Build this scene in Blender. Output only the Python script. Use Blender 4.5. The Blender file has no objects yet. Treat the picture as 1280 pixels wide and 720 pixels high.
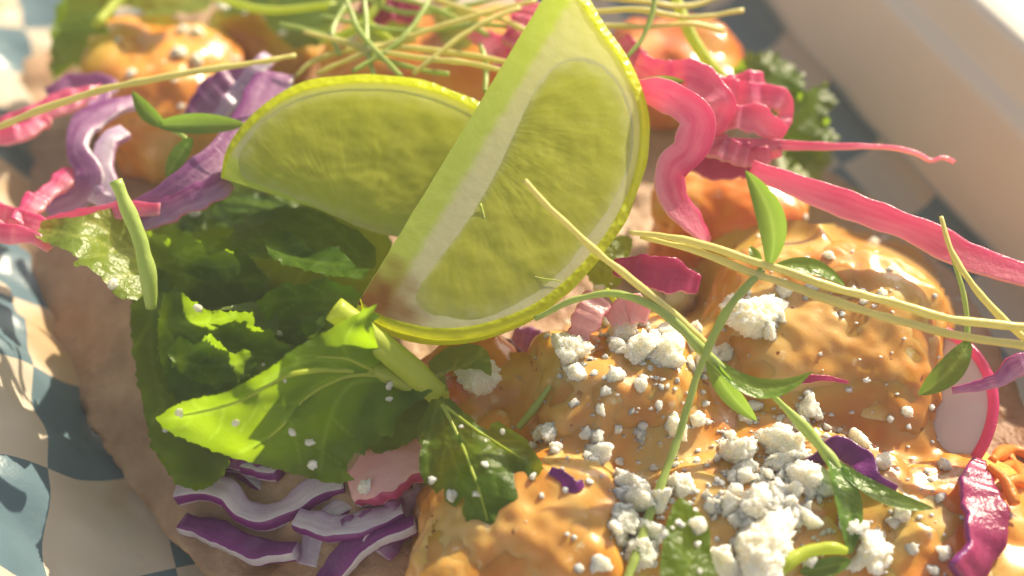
import bpy, math, random
import numpy as np
from mathutils import Vector, noise, geometry
from mathutils.bvhtree import BVHTree

# ------------------------------------------------------------------ camera, sky, sun, exposure
SC = bpy.context.scene
COL = SC.collection
CM = 0.01                                   # everything below is measured in centimetres
F, PITCH, DIST = 1500.0, math.radians(50), 17.0
AIM = np.array([0, 0, 3.5])
FW = np.array([0, math.cos(PITCH), -math.sin(PITCH)])
UP = np.array([0, math.sin(PITCH), math.cos(PITCH)])
RT = np.array([1.0, 0, 0])
EYE = AIM - FW * DIST
cam_d = bpy.data.cameras.new('camera')
cam = bpy.data.objects.new('camera', cam_d); COL.objects.link(cam)
cam.location = EYE * CM
cam.rotation_euler = (math.radians(90) - PITCH, 0, 0)
cam_d.sensor_width = 36; cam_d.lens = 36 * F / 1280
cam_d.clip_start = 0.01; cam_d.clip_end = 50
cam_d.dof.use_dof = True
cam_d.dof.focus_distance = 0.162
cam_d.dof.aperture_fstop = cam_d.lens / 4.4
cam_d.dof.aperture_blades = 0
SC.camera = cam

SUN_AZ, SUN_EL = math.radians(37), math.radians(28)     # azimuth from +Y towards +X
world = bpy.data.worlds.new('World'); SC.world = world; world.use_nodes = True
wn = world.node_tree.nodes; wl = world.node_tree.links
sky = wn.new('ShaderNodeTexSky'); sky.sky_type = 'NISHITA'; sky.sun_disc = False
sky.sun_elevation = SUN_EL; sky.sun_rotation = SUN_AZ
sky.air_density = 1.2; sky.dust_density = 2.5
wn['Background'].inputs['Strength'].default_value = 0.075
hs = wn.new('ShaderNodeHueSaturation'); hs.inputs['Saturation'].default_value = .28      # less blue sky fill, as a warm white balance
wl.new(sky.outputs[0], hs.inputs['Color']); wl.new(hs.outputs[0], wn['Background'].inputs['Color'])
sun_d = bpy.data.lights.new('sun', 'SUN'); sun_d.energy = 5.0; sun_d.angle = math.radians(0.55)
sun_d.color = (1.0, 0.85, 0.60)
sun = bpy.data.objects.new('sun', sun_d); COL.objects.link(sun)
sdir = Vector((math.sin(SUN_AZ) * math.cos(SUN_EL), math.cos(SUN_AZ) * math.cos(SUN_EL), math.sin(SUN_EL)))
sun.rotation_euler = sdir.to_track_quat('Z', 'Y').to_euler()
sun.location = sdir * 2
vs = SC.view_settings
vs.view_transform = 'Standard'; vs.look = 'None'; vs.gamma = 1; vs.use_curve_mapping = False
vs.exposure = 1.08
VEIL_DENSITY = 0.21  # density of the added lens-glare volume
SC.cycles.use_denoising = True
SC.cycles.max_bounces = 10; SC.cycles.diffuse_bounces = 6; SC.cycles.transmission_bounces = 6
SC.cycles.sample_clamp_indirect = 6

# ------------------------------------------------------------------ geometry helpers (cm)
rng = random.Random(7)

def ray(px, py):
    return FW + RT * (px - 640) / F - UP * (py - 360) / F
def D(px, py, d):                           # point seen at a pixel of the 1280x720 photo, at depth d
    return EYE + ray(px, py) * d
def P(px, py, z):                           # ... at height z
    r = ray(px, py); return EYE + r * (z - EYE[2]) / r[2]
def nz(p, s, seed=0.0):
    return noise.noise(Vector((p[0] * s + seed, p[1] * s - seed * 1.7, p[2] * s + seed * .6)))
def unit(v):
    v = np.asarray(v, float); return v / (np.linalg.norm(v) + 1e-12)

def spline(pts, n):
    pts = [np.asarray(p, float) for p in pts]
    if len(pts) == 2: pts = [pts[0], (pts[0] + pts[1]) / 2, pts[1]]
    q = [2 * pts[0] - pts[1]] + pts + [2 * pts[-1] - pts[-2]]
    L = [0]
    for a, b in zip(pts, pts[1:]): L.append(L[-1] + np.linalg.norm(b - a))
    out = []
    for k in range(n):
        s = L[-1] * k / (n - 1)
        i = 0
        while i < len(pts) - 2 and s > L[i + 1]: i += 1
        t = (s - L[i]) / max(1e-9, L[i + 1] - L[i])
        a, b, c, d = q[i], q[i + 1], q[i + 2], q[i + 3]
        out.append(.5 * (2 * b + (c - a) * t + (2 * a - 5 * b + 4 * c - d) * t * t + (3 * b - a - 3 * c + d) * t ** 3))
    return np.array(out)

SOLIDS = []                                 # (verts, faces) that later things can be laid on
def mk(name, verts, faces, mats, parent=None, midx=None, smooth=True, solid=False, attr=None, uv=None):
    """one mesh object from world-space centimetre vertices"""
    V = np.asarray(verts, float)
    if parent is not None: o0 = np.array(parent['_o'])
    else:
        o0 = V.mean(0); o0[2] = V[:, 2].min()
    me = bpy.data.meshes.new(name)
    me.from_pydata(((V - o0) * CM).tolist(), [], [tuple(int(i) for i in f) for f in faces])
    for m in (mats if isinstance(mats, (list, tuple)) else [mats]): me.materials.append(m)
    if midx is not None: me.polygons.foreach_set('material_index', list(midx))
    if smooth: me.polygons.foreach_set('use_smooth', [True] * len(me.polygons))
    if attr is not None:
        for an, av in attr.items():
            a = me.attributes.new(an, 'FLOAT', 'POINT'); a.data.foreach_set('value', np.asarray(av, np.float32))
    if uv is not None:
        ul = me.uv_layers.new(name='UVMap')
        idx = np.empty(len(me.loops), np.int32); me.loops.foreach_get('vertex_index', idx)
        ul.data.foreach_set('uv', np.asarray(uv, np.float32)[idx].ravel())
    me.update()
    o = bpy.data.objects.new(name, me); COL.objects.link(o)
    if parent is not None: o.parent = parent
    else:
        o.location = o0 * CM
    if solid: SOLIDS.append((V, [tuple(int(i) for i in f) for f in faces]))
    return o

def thing(name, label, cat, loc, group=None):
    o = bpy.data.objects.new(name, None); COL.objects.link(o)
    o.empty_display_size = 0.005
    o.location = np.asarray(loc) * CM
    o['_o'] = [float(v) for v in loc]
    return tag(o, label, cat, group)
def tag(o, label, cat, group=None):
    o['label'] = label; o['category'] = cat
    if group: o['group'] = group
    return o

def tube(pts, radii, seg=8, flat=1.0, caps=True, nsub=None, wob=0.0, seed=0):
    """swept round or oval tube; radii list is interpolated along it; 'flat' squashes it towards the eye"""
    n = nsub or max(8, len(pts) * 5)
    c = spline(pts, n)
    Lc = np.linalg.norm(c[-1] - c[0]); wv_ = min(.022, .012 * Lc)
    c = c + np.array([[wv_ * nz(p, 1.3, i_) + .4 * wv_ * nz(p, 4, i_) for i_ in (seed + 1.1, seed + 4.2, seed + 7.7)] for p in c])
    rr = np.interp(np.linspace(0, 1, n), np.linspace(0, 1, len(radii)), radii)
    V, Fc = [], []
    for k in range(n):
        t = unit(c[min(k + 1, n - 1)] - c[max(k - 1, 0)])
        nn = -FW - t * (-FW @ t); nn = unit(nn) if np.linalg.norm(nn) > .05 else unit(np.cross(t, RT))
        s = np.cross(t, nn)
        w = rr[k] * (1 + wob * nz(c[k], 4, seed))
        for j in range(seg):
            a = 2 * math.pi * j / seg
            V.append(c[k] + s * math.cos(a) * w + nn * math.sin(a) * w * flat)
    for k in range(n - 1):
        for j in range(seg):
            j2 = (j + 1) % seg
            Fc.append((k * seg + j, k * seg + j2, (k + 1) * seg + j2, (k + 1) * seg + j))
    if caps:
        Fc.append(tuple(range(seg - 1, -1, -1))); Fc.append(tuple((n - 1) * seg + j for j in range(seg)))
    return np.array(V), Fc

def ribbon(pts, width, thick, upv=None, nsub=None, twist=0.0, ruffle=0.0, rf=3.0, seed=0, taper=(1, 1)):
    """a shred cut from a cabbage leaf: rounded-rectangle section; broad faces index 0, narrow sides index 1"""
    n = nsub or max(14, len(pts) * 8)
    c = spline(pts, n)
    sec = []
    M = 16
    for j in range(M):
        a = 2 * math.pi * (j + .5) / M
        ca, sa = math.cos(a), math.sin(a)
        sec.append((math.copysign(abs(ca) ** .45, ca), math.copysign(abs(sa) ** .45, sa)))
    wd = np.interp(np.linspace(0, 1, n), np.linspace(0, 1, len(width)), width) if hasattr(width, '__len__') else np.full(n, width)
    V, Fc, mi, uv = [], [], [], []
    wsd = seed * 1.7
    for k in range(n):
        u = k / (n - 1)
        t = unit(c[min(k + 1, n - 1)] - c[max(k - 1, 0)])
        up0 = -FW if upv is None else np.asarray(upv, float)
        nn = unit(up0 - t * (up0 @ t)); s = np.cross(t, nn)
        a = twist * (u - .5) + .25 * noise.noise(Vector((u * 4, seed, 1.3)))
        s, nn = s * math.cos(a) + nn * math.sin(a), nn * math.cos(a) - s * math.sin(a)
        e = min(1, 6 * u + taper[0]) * min(1, 6 * (1 - u) + taper[1])
        cc = c[k] + nn * ruffle * noise.noise(Vector((u * rf * 3, seed * 3.1, 0))) + s * ruffle * .4 * noise.noise(Vector((u * rf * 2, 9.1, seed)))
        w = wd[k] * .5 * e * (1 + .32 * noise.noise(Vector((u * 5, wsd, 4))) + .12 * noise.noise(Vector((u * 17, wsd, 9))))
        for j, (x, y) in enumerate(sec):
            cup = .12 * w * (x * x); uv.append((u * n / 8 + seed * 3.7, x + 1.0))
            V.append(cc + s * x * w + nn * (y * thick * .5 * (.6 + .4 * e) + cup))
    for k in range(n - 1):
        for j in range(M):
            j2 = (j + 1) % M
            Fc.append((k * M + j, k * M + j2, (k + 1) * M + j2, (k + 1) * M + j))
            side = (j in (M - 1, 0, M // 2 - 1, M // 2)) or False
            mi.append(1 if side else 0)
    Fc.append(tuple(range(M - 1, -1, -1))); mi.append(1)
    Fc.append(tuple((n - 1) * M + j for j in range(M))); mi.append(1)
    return np.array(V), Fc, mi, uv

import bmesh
def ico(sub):
    bm = bmesh.new(); bmesh.ops.create_icosphere(bm, subdivisions=sub, radius=1)
    V = np.array([v.co[:] for v in bm.verts]); Fc = [tuple(v.index for v in f.verts) for f in bm.faces]
    bm.free(); return V, Fc
ICO = {k: ico(k) for k in (2, 3, 4, 5, 6)}

def blob(cen, rad, rot=0.0, amp=.18, sc=1.1, seed=0, sub=5, fine=.04, fsc=5.0, box=0.0, tilt=0.0):
    V, Fc = ICO[sub]
    out = []
    R = np.array([[math.cos(rot), -math.sin(rot), 0], [math.sin(rot), math.cos(rot), 0], [0, 0, 1]])
    T = np.array([[1, 0, 0], [0, math.cos(tilt), -math.sin(tilt)], [0, math.sin(tilt), math.cos(tilt)]])
    for v in V:
        p = v
        if box: p = v / (np.abs(v) ** (2 + box * 6)).sum() ** (1 / (2 + box * 6))
        q = p * np.array(rad)
        d = 1 + amp * nz(q, sc, seed) + amp * .5 * nz(q, sc * 2.3, seed + 5) + fine * nz(q, fsc, seed + 9)
        out.append(cen + R @ (T @ (q * d)))
    return np.array(out), Fc

def poly_dist(pt, a, b):
    ab = b - a; t = np.clip(((pt - a) @ ab) / (ab @ ab + 1e-9), 0, 1)
    return np.linalg.norm(pt - (a + t[:, None] * ab), axis=1)

def sheet(outline, anchors, step=5.0, ripple=.05, rfreq=1.2, seed=0, serr=0.0, serr_n=0.08, veins=(), use_d=False, smooth_out=True, edge_curl=0.0, vdepth=.012):
    """a thin leaf-like sheet: outline in photo pixels, heights (cm) interpolated from anchors (px, py, z)"""
    O = [np.array(p, float) for p in outline]
    if smooth_out: O2 = spline(O + [O[0]], max(24, int(sum(np.linalg.norm(b - a) for a, b in zip(O, O[1:] + O[:1])) / (step * .6))))[:-1]
    else:
        O2 = []
        for a, b in zip(O, O[1:] + O[:1]):
            m = max(1, int(np.linalg.norm(b - a) / (step * .7)))
            O2 += [a + (b - a) * i / m for i in range(m)]
        O2 = np.array(O2)
    if serr:
        T = np.roll(O2, -1, 0) - np.roll(O2, 1, 0); N = np.stack([T[:, 1], -T[:, 0]], 1)
        N /= np.linalg.norm(N, axis=1)[:, None] + 1e-9
        for i in range(len(O2)):
            O2[i] = O2[i] + N[i] * serr * (abs(noise.noise(Vector((O2[i][0] * serr_n, O2[i][1] * serr_n, seed)))) * 2.2 - .5)
    x0, y0 = O2.min(0); x1, y1 = O2.max(0)
    pts = [Vector(p) for p in O2]
    n0 = len(pts)
    yy = y0; r = 0
    while yy < y1:
        xx = x0 + (step / 2 if r % 2 else 0)
        while xx < x1:
            dmin = ((O2 - np.array([xx, yy])) ** 2).sum(1).min()
            if dmin > (step * .55) ** 2: pts.append(Vector((xx + rng.uniform(-.2, .2), yy + rng.uniform(-.2, .2))))
            xx += step
        yy += step * .87; r += 1
    vs2, _, fs, _, _, _ = geometry.delaunay_2d_cdt(pts, [], [list(range(n0))], 1, 1e-4)
    Q = np.array([v[:] for v in vs2])
    A = np.array(anchors, float)
    # affine fit + inverse-distance residual
    M = np.c_[A[:, :2] / 100, np.ones(len(A))]
    co = np.linalg.lstsq(M.T @ M + 1e-3 * np.eye(3), M.T @ A[:, 2], rcond=None)[0]
    res = A[:, 2] - M @ co
    dd = ((Q[:, None, :] - A[None, :, :2]) ** 2).sum(2) + 60.0
    W = 1 / dd ** 1.3
    Z = np.c_[Q / 100, np.ones(len(Q))] @ co + (W * res).sum(1) / W.sum(1)
    de = np.sqrt(((Q[:, None, :] - O2[None, ::2, :]) ** 2).sum(2)).min(1)
    vein = np.zeros(len(Q))
    for ve in veins:
        w0 = ve[2] if len(ve) > 2 else 2.2
        line = spline(ve[0], 14)
        for a, b in zip(line, line[1:]):
            vein = np.maximum(vein, np.exp(-(poly_dist(Q, a, b) / w0) ** 2))
    V = []
    for q, z, e, vn in zip(Q, Z, de, vein):
        p = D(q[0], q[1], z) if use_d else P(q[0], q[1], z)
        f = 1 + .8 * math.exp(-e / 14)
        off = ripple * f * (nz(p, rfreq, seed) + .5 * nz(p, rfreq * 2.4, seed + 3)) - edge_curl * math.exp(-e / 10) - vdepth * vn
        V.append(p - unit(ray(q[0], q[1])) * off)
    V = np.array(V)
    fs = [tuple(f) for f in fs]
    # face up / towards the eye
    good = []
    for f in fs:
        n_ = np.cross(V[f[1]] - V[f[0]], V[f[2]] - V[f[0]])
        good.append(f if n_ @ FW < 0 else f[::-1])
    return V, good, vein, Q

def branch_veins(base, tips, lateral=3):
    base = np.array(base, float); out = []
    for t in tips:
        t = np.array(t, float)
        m = base + (t - base) * .5 + np.array([-(t - base)[1], (t - base)[0]]) * .06
        e = base + (t - base) * .93
        out.append(([base, m, e], 0, 2.0))
        L = np.linalg.norm(t - base)
        for k in range(lateral):
            u = .3 + .5 * k / max(1, lateral - 1) if lateral > 1 else .5
            p = base + (t - base) * u + np.array([-(t - base)[1], (t - base)[0]]) * .06 * 4 * u * (1 - u)
            for sg in (-1, 1):
                d = (t - base) / L; r = math.radians(38) * sg
                d2 = np.array([d[0] * math.cos(r) - d[1] * math.sin(r), d[0] * math.sin(r) + d[1] * math.cos(r)])
                out.append(([p, p + d2 * L * .12, p + d2 * L * .22 + d * L * .03], 0, 1.3))
    return out

# ------------------------------------------------------------------ materials
class NT:
    def __init__(s, name):
        s.m = bpy.data.materials.new(name); s.m.use_nodes = True
        s.t = s.m.node_tree; s.n = s.t.nodes; s.l = s.t.links
        s.b = s.n['Principled BSDF']; s.out = s.n['Material Output']
        s.co = s.n.new('ShaderNodeTexCoord')
    def set(s, **k):
        for a, v in k.items():
            s.b.inputs[a.replace('_', ' ')].default_value = v
        return s
    def noise(s, scale, detail=4, rough=.55, vec=None, dist=0.0):
        n = s.n.new('ShaderNodeTexNoise'); n.inputs['Scale'].default_value = scale
        n.inputs['Detail'].default_value = detail; n.inputs['Roughness'].default_value = rough
        n.inputs['Distortion'].default_value = dist
        s.l.new(vec or s.co.outputs['Object'], n.inputs['Vector']); return n.outputs['Fac']
    def voro(s, scale, feat='F1', out='Distance', vec=None):
        n = s.n.new('ShaderNodeTexVoronoi'); n.feature = feat; n.inputs['Scale'].default_value = scale
        s.l.new(vec or s.co.outputs['Object'], n.inputs['Vector']); return n.outputs[out]
    def mapping(s, scale, src='Object', rot=(0, 0, 0)):
        n = s.n.new('ShaderNodeMapping'); n.inputs['Scale'].default_value = scale; n.inputs['Rotation'].default_value = rot
        s.l.new(s.co.outputs[src], n.inputs['Vector']); return n.outputs[0]
    def ramp(s, fac, stops):
        n = s.n.new('ShaderNodeValToRGB'); e = n.color_ramp.elements
        while len(e) < len(stops): e.new(.5)
        for k, (p, c) in enumerate(stops):
            e[k].position = p; e[k].color = tuple(c) + (1,) if len(c) == 3 else c
        s.l.new(fac, n.inputs[0]); return n.outputs[0]
    def mix(s, fac, a, b):
        n = s.n.new('ShaderNodeMix'); n.data_type = 'RGBA'
        if isinstance(fac, float): n.inputs[0].default_value = fac
        else: s.l.new(fac, n.inputs[0])
        for i, v in ((6, a), (7, b)):
            if isinstance(v, tuple): n.inputs[i].default_value = v + (1,)
            else: s.l.new(v, n.inputs[i])
        return n.outputs[2]
    def attr(s, name):
        n = s.n.new('ShaderNodeAttribute'); n.attribute_name = name; return n.outputs['Fac']
    def math(s, op, a, b=0.0):
        n = s.n.new('ShaderNodeMath'); n.operation = op
        for i, v in enumerate((a, b)):
            if isinstance(v, (float, int)): n.inputs[i].default_value = v
            else: s.l.new(v, n.inputs[i])
        return n.outputs[0]
    def rand(s):
        return s.n.new('ShaderNodeObjectInfo').outputs['Random']
    def color(s, c):
        s.l.new(c, s.b.inputs['Base Color']); return s
    def bump(s, h, dist, strength=1.0):
        n = s.n.new('ShaderNodeBump'); n.inputs['Distance'].default_value = dist; n.inputs['Strength'].default_value = strength
        s.l.new(h, n.inputs['Height']); s.l.new(n.outputs[0], s.b.inputs['Normal']); s.bn = n.outputs[0]; return s
    def translucent(s, col, fac):
        t = s.n.new('ShaderNodeBsdfTranslucent')
        if isinstance(col, tuple): t.inputs[0].default_value = col + (1,)
        else: s.l.new(col, t.inputs[0])
        mx = s.n.new('ShaderNodeMixShader'); mx.inputs[0].default_value = fac
        s.l.new(s.b.outputs[0], mx.inputs[1]); s.l.new(t.outputs[0], mx.inputs[2]); s.l.new(mx.outputs[0], s.out.inputs[0])
        return s
    def sss(s, w, rad, scale=1.0):
        s.b.inputs['Subsurface Weight'].default_value = w
        s.b.inputs['Subsurface Radius'].default_value = rad
        s.b.inputs['Subsurface Scale'].default_value = scale
        return s
MM = 0.001

def leaf_mat(name, dark, light, tdark, tlight, vein, trans=.55, rough=.33):
    k = NT(name)
    f = k.noise(160, 5, .6)
    r = k.math('MULTIPLY_ADD', k.rand(), .5)
    base = k.mix(f, dark, light)
    v = k.attr('vein')
    base = k.mix(k.math('MULTIPLY', v, .5), base, vein)
    tr = k.mix(f, tdark, tlight); tr = k.mix(k.math('MULTIPLY', v, .4), tr, tuple(min(1, c * 2.2) for c in vein))
    k.color(base).set(Roughness=rough, Specular_IOR_Level=.5)
    k.bump(k.math('ADD', k.math('ADD', k.noise(900, 3), k.math('MULTIPLY', k.noise(220, 3), 2.0)), k.math('MULTIPLY', k.voro(500), 1.0)), .35 * MM, .8)
    k.translucent(tr, trans); return k.m
CILANTRO = leaf_mat('cilantro leaf', (.038, .105, .006), (.085, .175, .012), (.20, .38, .005), (.40, .56, .012), (.22, .34, .04), .64, .40)
CIL_PALE = leaf_mat('pale cilantro leaf', (.10, .17, .02), (.22, .30, .05), (.32, .46, .03), (.54, .66, .08), (.45, .5, .12))
MICRO = leaf_mat('microgreen leaf', (.06, .15, .02), (.12, .24, .04), (.22, .42, .03), (.34, .52, .06), (.3, .45, .1), .5)
def stem_mat(name, a, b, t, trans=.35):
    k = NT(name)
    st = k.noise(260, 3, .5, k.mapping((1, 1, .25)))
    k.color(k.mix(st, a, b)).set(Roughness=.32, Specular_IOR_Level=.5)
    k.bump(k.noise(1300, 3), .15 * MM, .5); k.translucent(t, trans); return k.m
STEM_GREEN = stem_mat('cilantro stem', (.40, .52, .05), (.62, .68, .14), (.72, .80, .08), .5)
STEM_PALE = stem_mat('pale microgreen stem', (.62, .56, .16), (.78, .74, .34), (.85, .78, .25), .35)
STEM_MICRO = stem_mat('green microgreen stem', (.32, .46, .10), (.52, .60, .20), (.55, .66, .12), .35)

def cabbage_mat(name, a, b, t, trans=.4, white=None):
    k = NT(name)
    f = k.noise(1.0, 4, .6, k.mapping((.7, 2.2, 1), 'UV'))
    sx = k.n.new('ShaderNodeSeparateXYZ'); k.l.new(k.co.outputs['UV'], sx.inputs[0])
    f = k.math('ADD', k.math('MULTIPLY', f, .75), k.math('MULTIPLY', sx.outputs[1], .17))
    c = k.mix(k.ramp(f, [(.36, (0, 0, 0)), (.74, (1, 1, 1))]), a, b)
    k.color(c).set(Roughness=.28, Specular_IOR_Level=.55, Coat_Weight=.25, Coat_Roughness=.15)
    k.bump(k.math('ADD', k.noise(700, 4), k.math('MULTIPLY', k.noise(2600, 2), .4)), .3 * MM, .7)
    k.translucent(t, trans); return k.m
PINK = cabbage_mat('pink pickled skin', (.56, .035, .20), (.90, .46, .56), (.95, .28, .45), .5)
PINKW = cabbage_mat('pale pink cut face', (.78, .38, .42), (.86, .58, .56), (.9, .45, .45), .45)
MAGENTA = cabbage_mat('magenta skin', (.30, .02, .11), (.50, .06, .20), (.65, .05, .22), .4)
PURPLE = cabbage_mat('purple cabbage skin', (.10, .008, .13), (.25, .025, .25), (.36, .04, .34), .35)
LILAC = cabbage_mat('pale lilac cut face', (.52, .36, .58), (.84, .80, .84), (.7, .5, .7), .4)
MAUVE = cabbage_mat('mauve cabbage skin', (.22, .045, .22), (.58, .36, .54), (.55, .2, .45), .4)

def sauce_mat(name, cols, seedscale=1.0, sss=.6, rough=.26):
    k = NT(name)
    f = k.noise(75 * seedscale, 3, .5, None, .4)
    c = k.ramp(f, [(.34, cols[0]), (.46, cols[1]), (.56, cols[2]), (.68, cols[3])])
    c = k.mix(k.math('MULTIPLY', k.ramp(k.noise(38, 2, .5), [(.48, (0, 0, 0)), (.62, (1, 1, 1))]), .6), c, (.46, .32, .05))
    fl = k.noise(420, 2, .5)
    c = k.mix(k.ramp(fl, [(.70, (0, 0, 0)), (.74, (1, 1, 1))]), c, (.22, .06, .02))
    ws = k.noise(300, 3, .6)
    c = k.mix(k.math('MULTIPLY', k.ramp(ws, [(.62, (0, 0, 0)), (.72, (1, 1, 1))]), .55), c, (.82, .72, .5))
    k.color(c).set(Roughness=rough, Specular_IOR_Level=.5, Coat_Weight=.22, Coat_Roughness=.15)
    k.sss(sss, (1, .42, .12), 4.0 * MM)
    h = k.math('ADD', k.math('MULTIPLY', k.noise(110, 2, .5), .35), k.math('ADD', k.math('MULTIPLY', k.noise(2200, 3), .10), k.math('MULTIPLY', k.noise(520, 4, .7), .30)))
    k.bump(h, .5 * MM, .4); return k.m
SAUCE = sauce_mat('orange sauce', [(.60, .16, .02), (.68, .26, .04), (.72, .36, .08), (.76, .48, .18)])
SAUCE_TAN = sauce_mat('tan sauce', [(.46, .14, .012), (.56, .24, .04), (.62, .34, .10), (.68, .44, .18)], 1.1)
SAUCE_RED = sauce_mat('deep orange sauce', [(.50, .10, .015), (.62, .18, .03), (.68, .26, .05), (.7, .38, .12)], 1.2)

k = NT('crumbled cheese')
f = k.noise(420, 4, .65)
k.color(k.mix(f, (.86, .80, .62), (.94, .91, .80))).set(Roughness=.6, Specular_IOR_Level=.3)
k.sss(1.0, (1, .88, .65), 2.6 * MM); k.bump(k.math('ADD', k.noise(1500, 5, .7), k.voro(1400)), .35 * MM, .8)
CHEESE = k.m

k = NT('corn tortilla')
f = k.noise(90, 6, .6); g = k.noise(33, 3, .5)
c = k.ramp(f, [(.3, (.30, .18, .11)), (.55, (.43, .28, .18)), (.75, (.56, .41, .28))])
c = k.mix(k.ramp(g, [(.56, (0, 0, 0)), (.68, (1, 1, 1))]), c, (.22, .09, .03))
k.color(c).set(Roughness=.55); k.bump(k.math('ADD', k.noise(420, 6), k.math('MULTIPLY', k.voro(130, 'SMOOTH_F1'), 1.2)), 1.0 * MM, .8); k.sss(.25, (1, .5, .2), 2 * MM); TORTILLA = k.m

k = NT('lime rind')
v = k.voro(900)
c = k.ramp(k.noise(90, 3), [(.3, (.30, .42, .015)), (.7, (.52, .58, .03))])
k.color(c).set(Roughness=.28, Specular_IOR_Level=.5, Coat_Weight=.3, Coat_Roughness=.2); k.bump(v, .35 * MM, .8)
k.translucent((.92, .94, .015), .6); RIND = k.m
k = NT('lime pith')
a = k.attr('brown')
g = k.attr('skin')
c = k.mix(k.noise(300, 4), (.58, .58, .40), (.72, .70, .54)); c = k.mix(g, c, k.mix(k.noise(650, 5, .7), (.34, .48, .05), (.62, .70, .22))); c = k.mix(a, c, (.22, .085, .02))
t = k.mix(g, (.66, .68, .34), (.62, .76, .08)); t = k.mix(a, t, (.3, .13, .02))
k.color(c).set(Roughness=.45); k.bump(k.noise(800, 5, .6), .15 * MM, .5); k.translucent(t, .6); PITH = k.m
k = NT('lime membrane')
c = k.mix(k.noise(200, 4), (.50, .56, .12), (.68, .72, .28))
k.color(c).set(Roughness=.3, Coat_Weight=.3); k.bump(k.math('ADD', k.noise(1600, 4, .7), k.voro(1200)), .3 * MM, .8); k.translucent((.66, .74, .14), .6); MEMBRANE = k.m
k = NT('lime flesh')
uvm = k.n.new('ShaderNodeMapping'); uvm.inputs['Scale'].default_value = (5.0, 26, 1)
k.l.new(k.co.outputs['UV'], uvm.inputs['Vector'])
vz = k.voro(1.0, 'SMOOTH_F1', 'Distance', uvm.outputs[0])
big = k.noise(110, 3)
c = k.mix(big, (.38, .42, .03), (.54, .55, .09)); um2 = k.n.new('ShaderNodeMapping'); um2.inputs['Scale'].default_value = (.9, 8, 1); k.l.new(k.co.outputs['UV'], um2.inputs['Vector'])
strk = k.noise(1.0, 2, .5, um2.outputs[0])
rim = k.attr('rim')
c = k.mix(k.math('MULTIPLY', vz, .12), c, (.52, .54, .16)); c = k.mix(k.ramp(strk, [(.42, (0, 0, 0)), (.72, (.14, .14, .14))]), c, (.60, .62, .24)); c = k.mix(rim, c, (.62, .64, .34))
k.color(c).set(Roughness=.16, Specular_IOR_Level=.5, Coat_Weight=.9, Coat_Roughness=.05)
k.bump(k.math('ADD', k.math('ADD', k.math('MULTIPLY', vz, .22), k.math('MULTIPLY', strk, .5)), k.math('MULTIPLY', k.noise(260, 3), .9)), .4 * MM, .6)
k.translucent(k.mix(rim, k.mix(strk, (.62, .66, .05), (.74, .76, .12)), (.74, .76, .34)), .6); FLESH = k.m

k = NT('radish flesh')
k.color(k.mix(k.noise(150, 4), (.74, .50, .48), (.84, .68, .62))).set(Roughness=.3, Coat_Weight=.3)
k.sss(.5, (1, .5, .4), 2 * MM); RADISH = k.m
k = NT('shredded carrot')
k.color(k.mix(k.noise(500, 4), (.70, .20, .02), (.85, .38, .08))).set(Roughness=.35); k.bump(k.noise(1500, 4), .3 * MM, .7)
k.translucent((.9, .35, .04), .35); CARROT = k.m
k = NT('white tray board')
k.color(k.mix(k.noise(60, 4), (.70, .64, .56), (.76, .71, .62))).set(Roughness=.5); k.bump(k.noise(800, 4), .1 * MM, .5); TRAY = k.m
k = NT('table top')
wv = k.noise(30, 5, .6, k.mapping((1, .12, 1)))
k.color(k.mix(wv, (.62, .47, .30), (.74, .60, .42))).set(Roughness=.5); k.bump(wv, .4 * MM, .5); TABLE = k.m
# liner: printed chequer, real print on the sheet (uv in cm)
k = NT('chequered liner paper')
ch = k.n.new('ShaderNodeTexChecker'); ch.inputs['Scale'].default_value = 1.0
mp = k.n.new('ShaderNodeMapping'); mp.inputs['Scale'].default_value = (1 / 1.7, 1 / 1.7, 0); mp.inputs['Location'].default_value = (2.535, .235, .5)
k.l.new(k.co.outputs['UV'], mp.inputs['Vector']); k.l.new(mp.outputs[0], ch.inputs['Vector'])
fac = ch.outputs['Fac']
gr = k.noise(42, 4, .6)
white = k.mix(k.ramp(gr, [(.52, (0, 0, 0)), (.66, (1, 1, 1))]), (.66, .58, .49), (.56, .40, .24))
blue = k.mix(k.noise(200, 4), (.12, .195, .25), (.15, .23, .285))
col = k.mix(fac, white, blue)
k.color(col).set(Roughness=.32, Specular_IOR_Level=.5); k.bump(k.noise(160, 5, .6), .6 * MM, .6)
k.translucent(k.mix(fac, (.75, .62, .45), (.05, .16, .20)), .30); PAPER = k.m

# ------------------------------------------------------------------ table, tray, liner
AX = unit([0.40, -0.917, 0]); NX = np.array([0.917, 0.40, 0])
def TR(u, w, z): return AX * u + NX * w + np.array([0, 0, z])
V, Fc = [], []
n = 24
for i in range(n):
    for j in range(n): V.append((-60 + 120 * i / (n - 1), -60 + 120 * j / (n - 1), -0.05))
for i in range(n - 1):
    for j in range(n - 1):
        Fc.append((i * n + j, (i + 1) * n + j, (i + 1) * n + j + 1, i * n + j + 1))
o = mk('table', V, Fc, TABLE); o['kind'] = 'structure'

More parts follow.
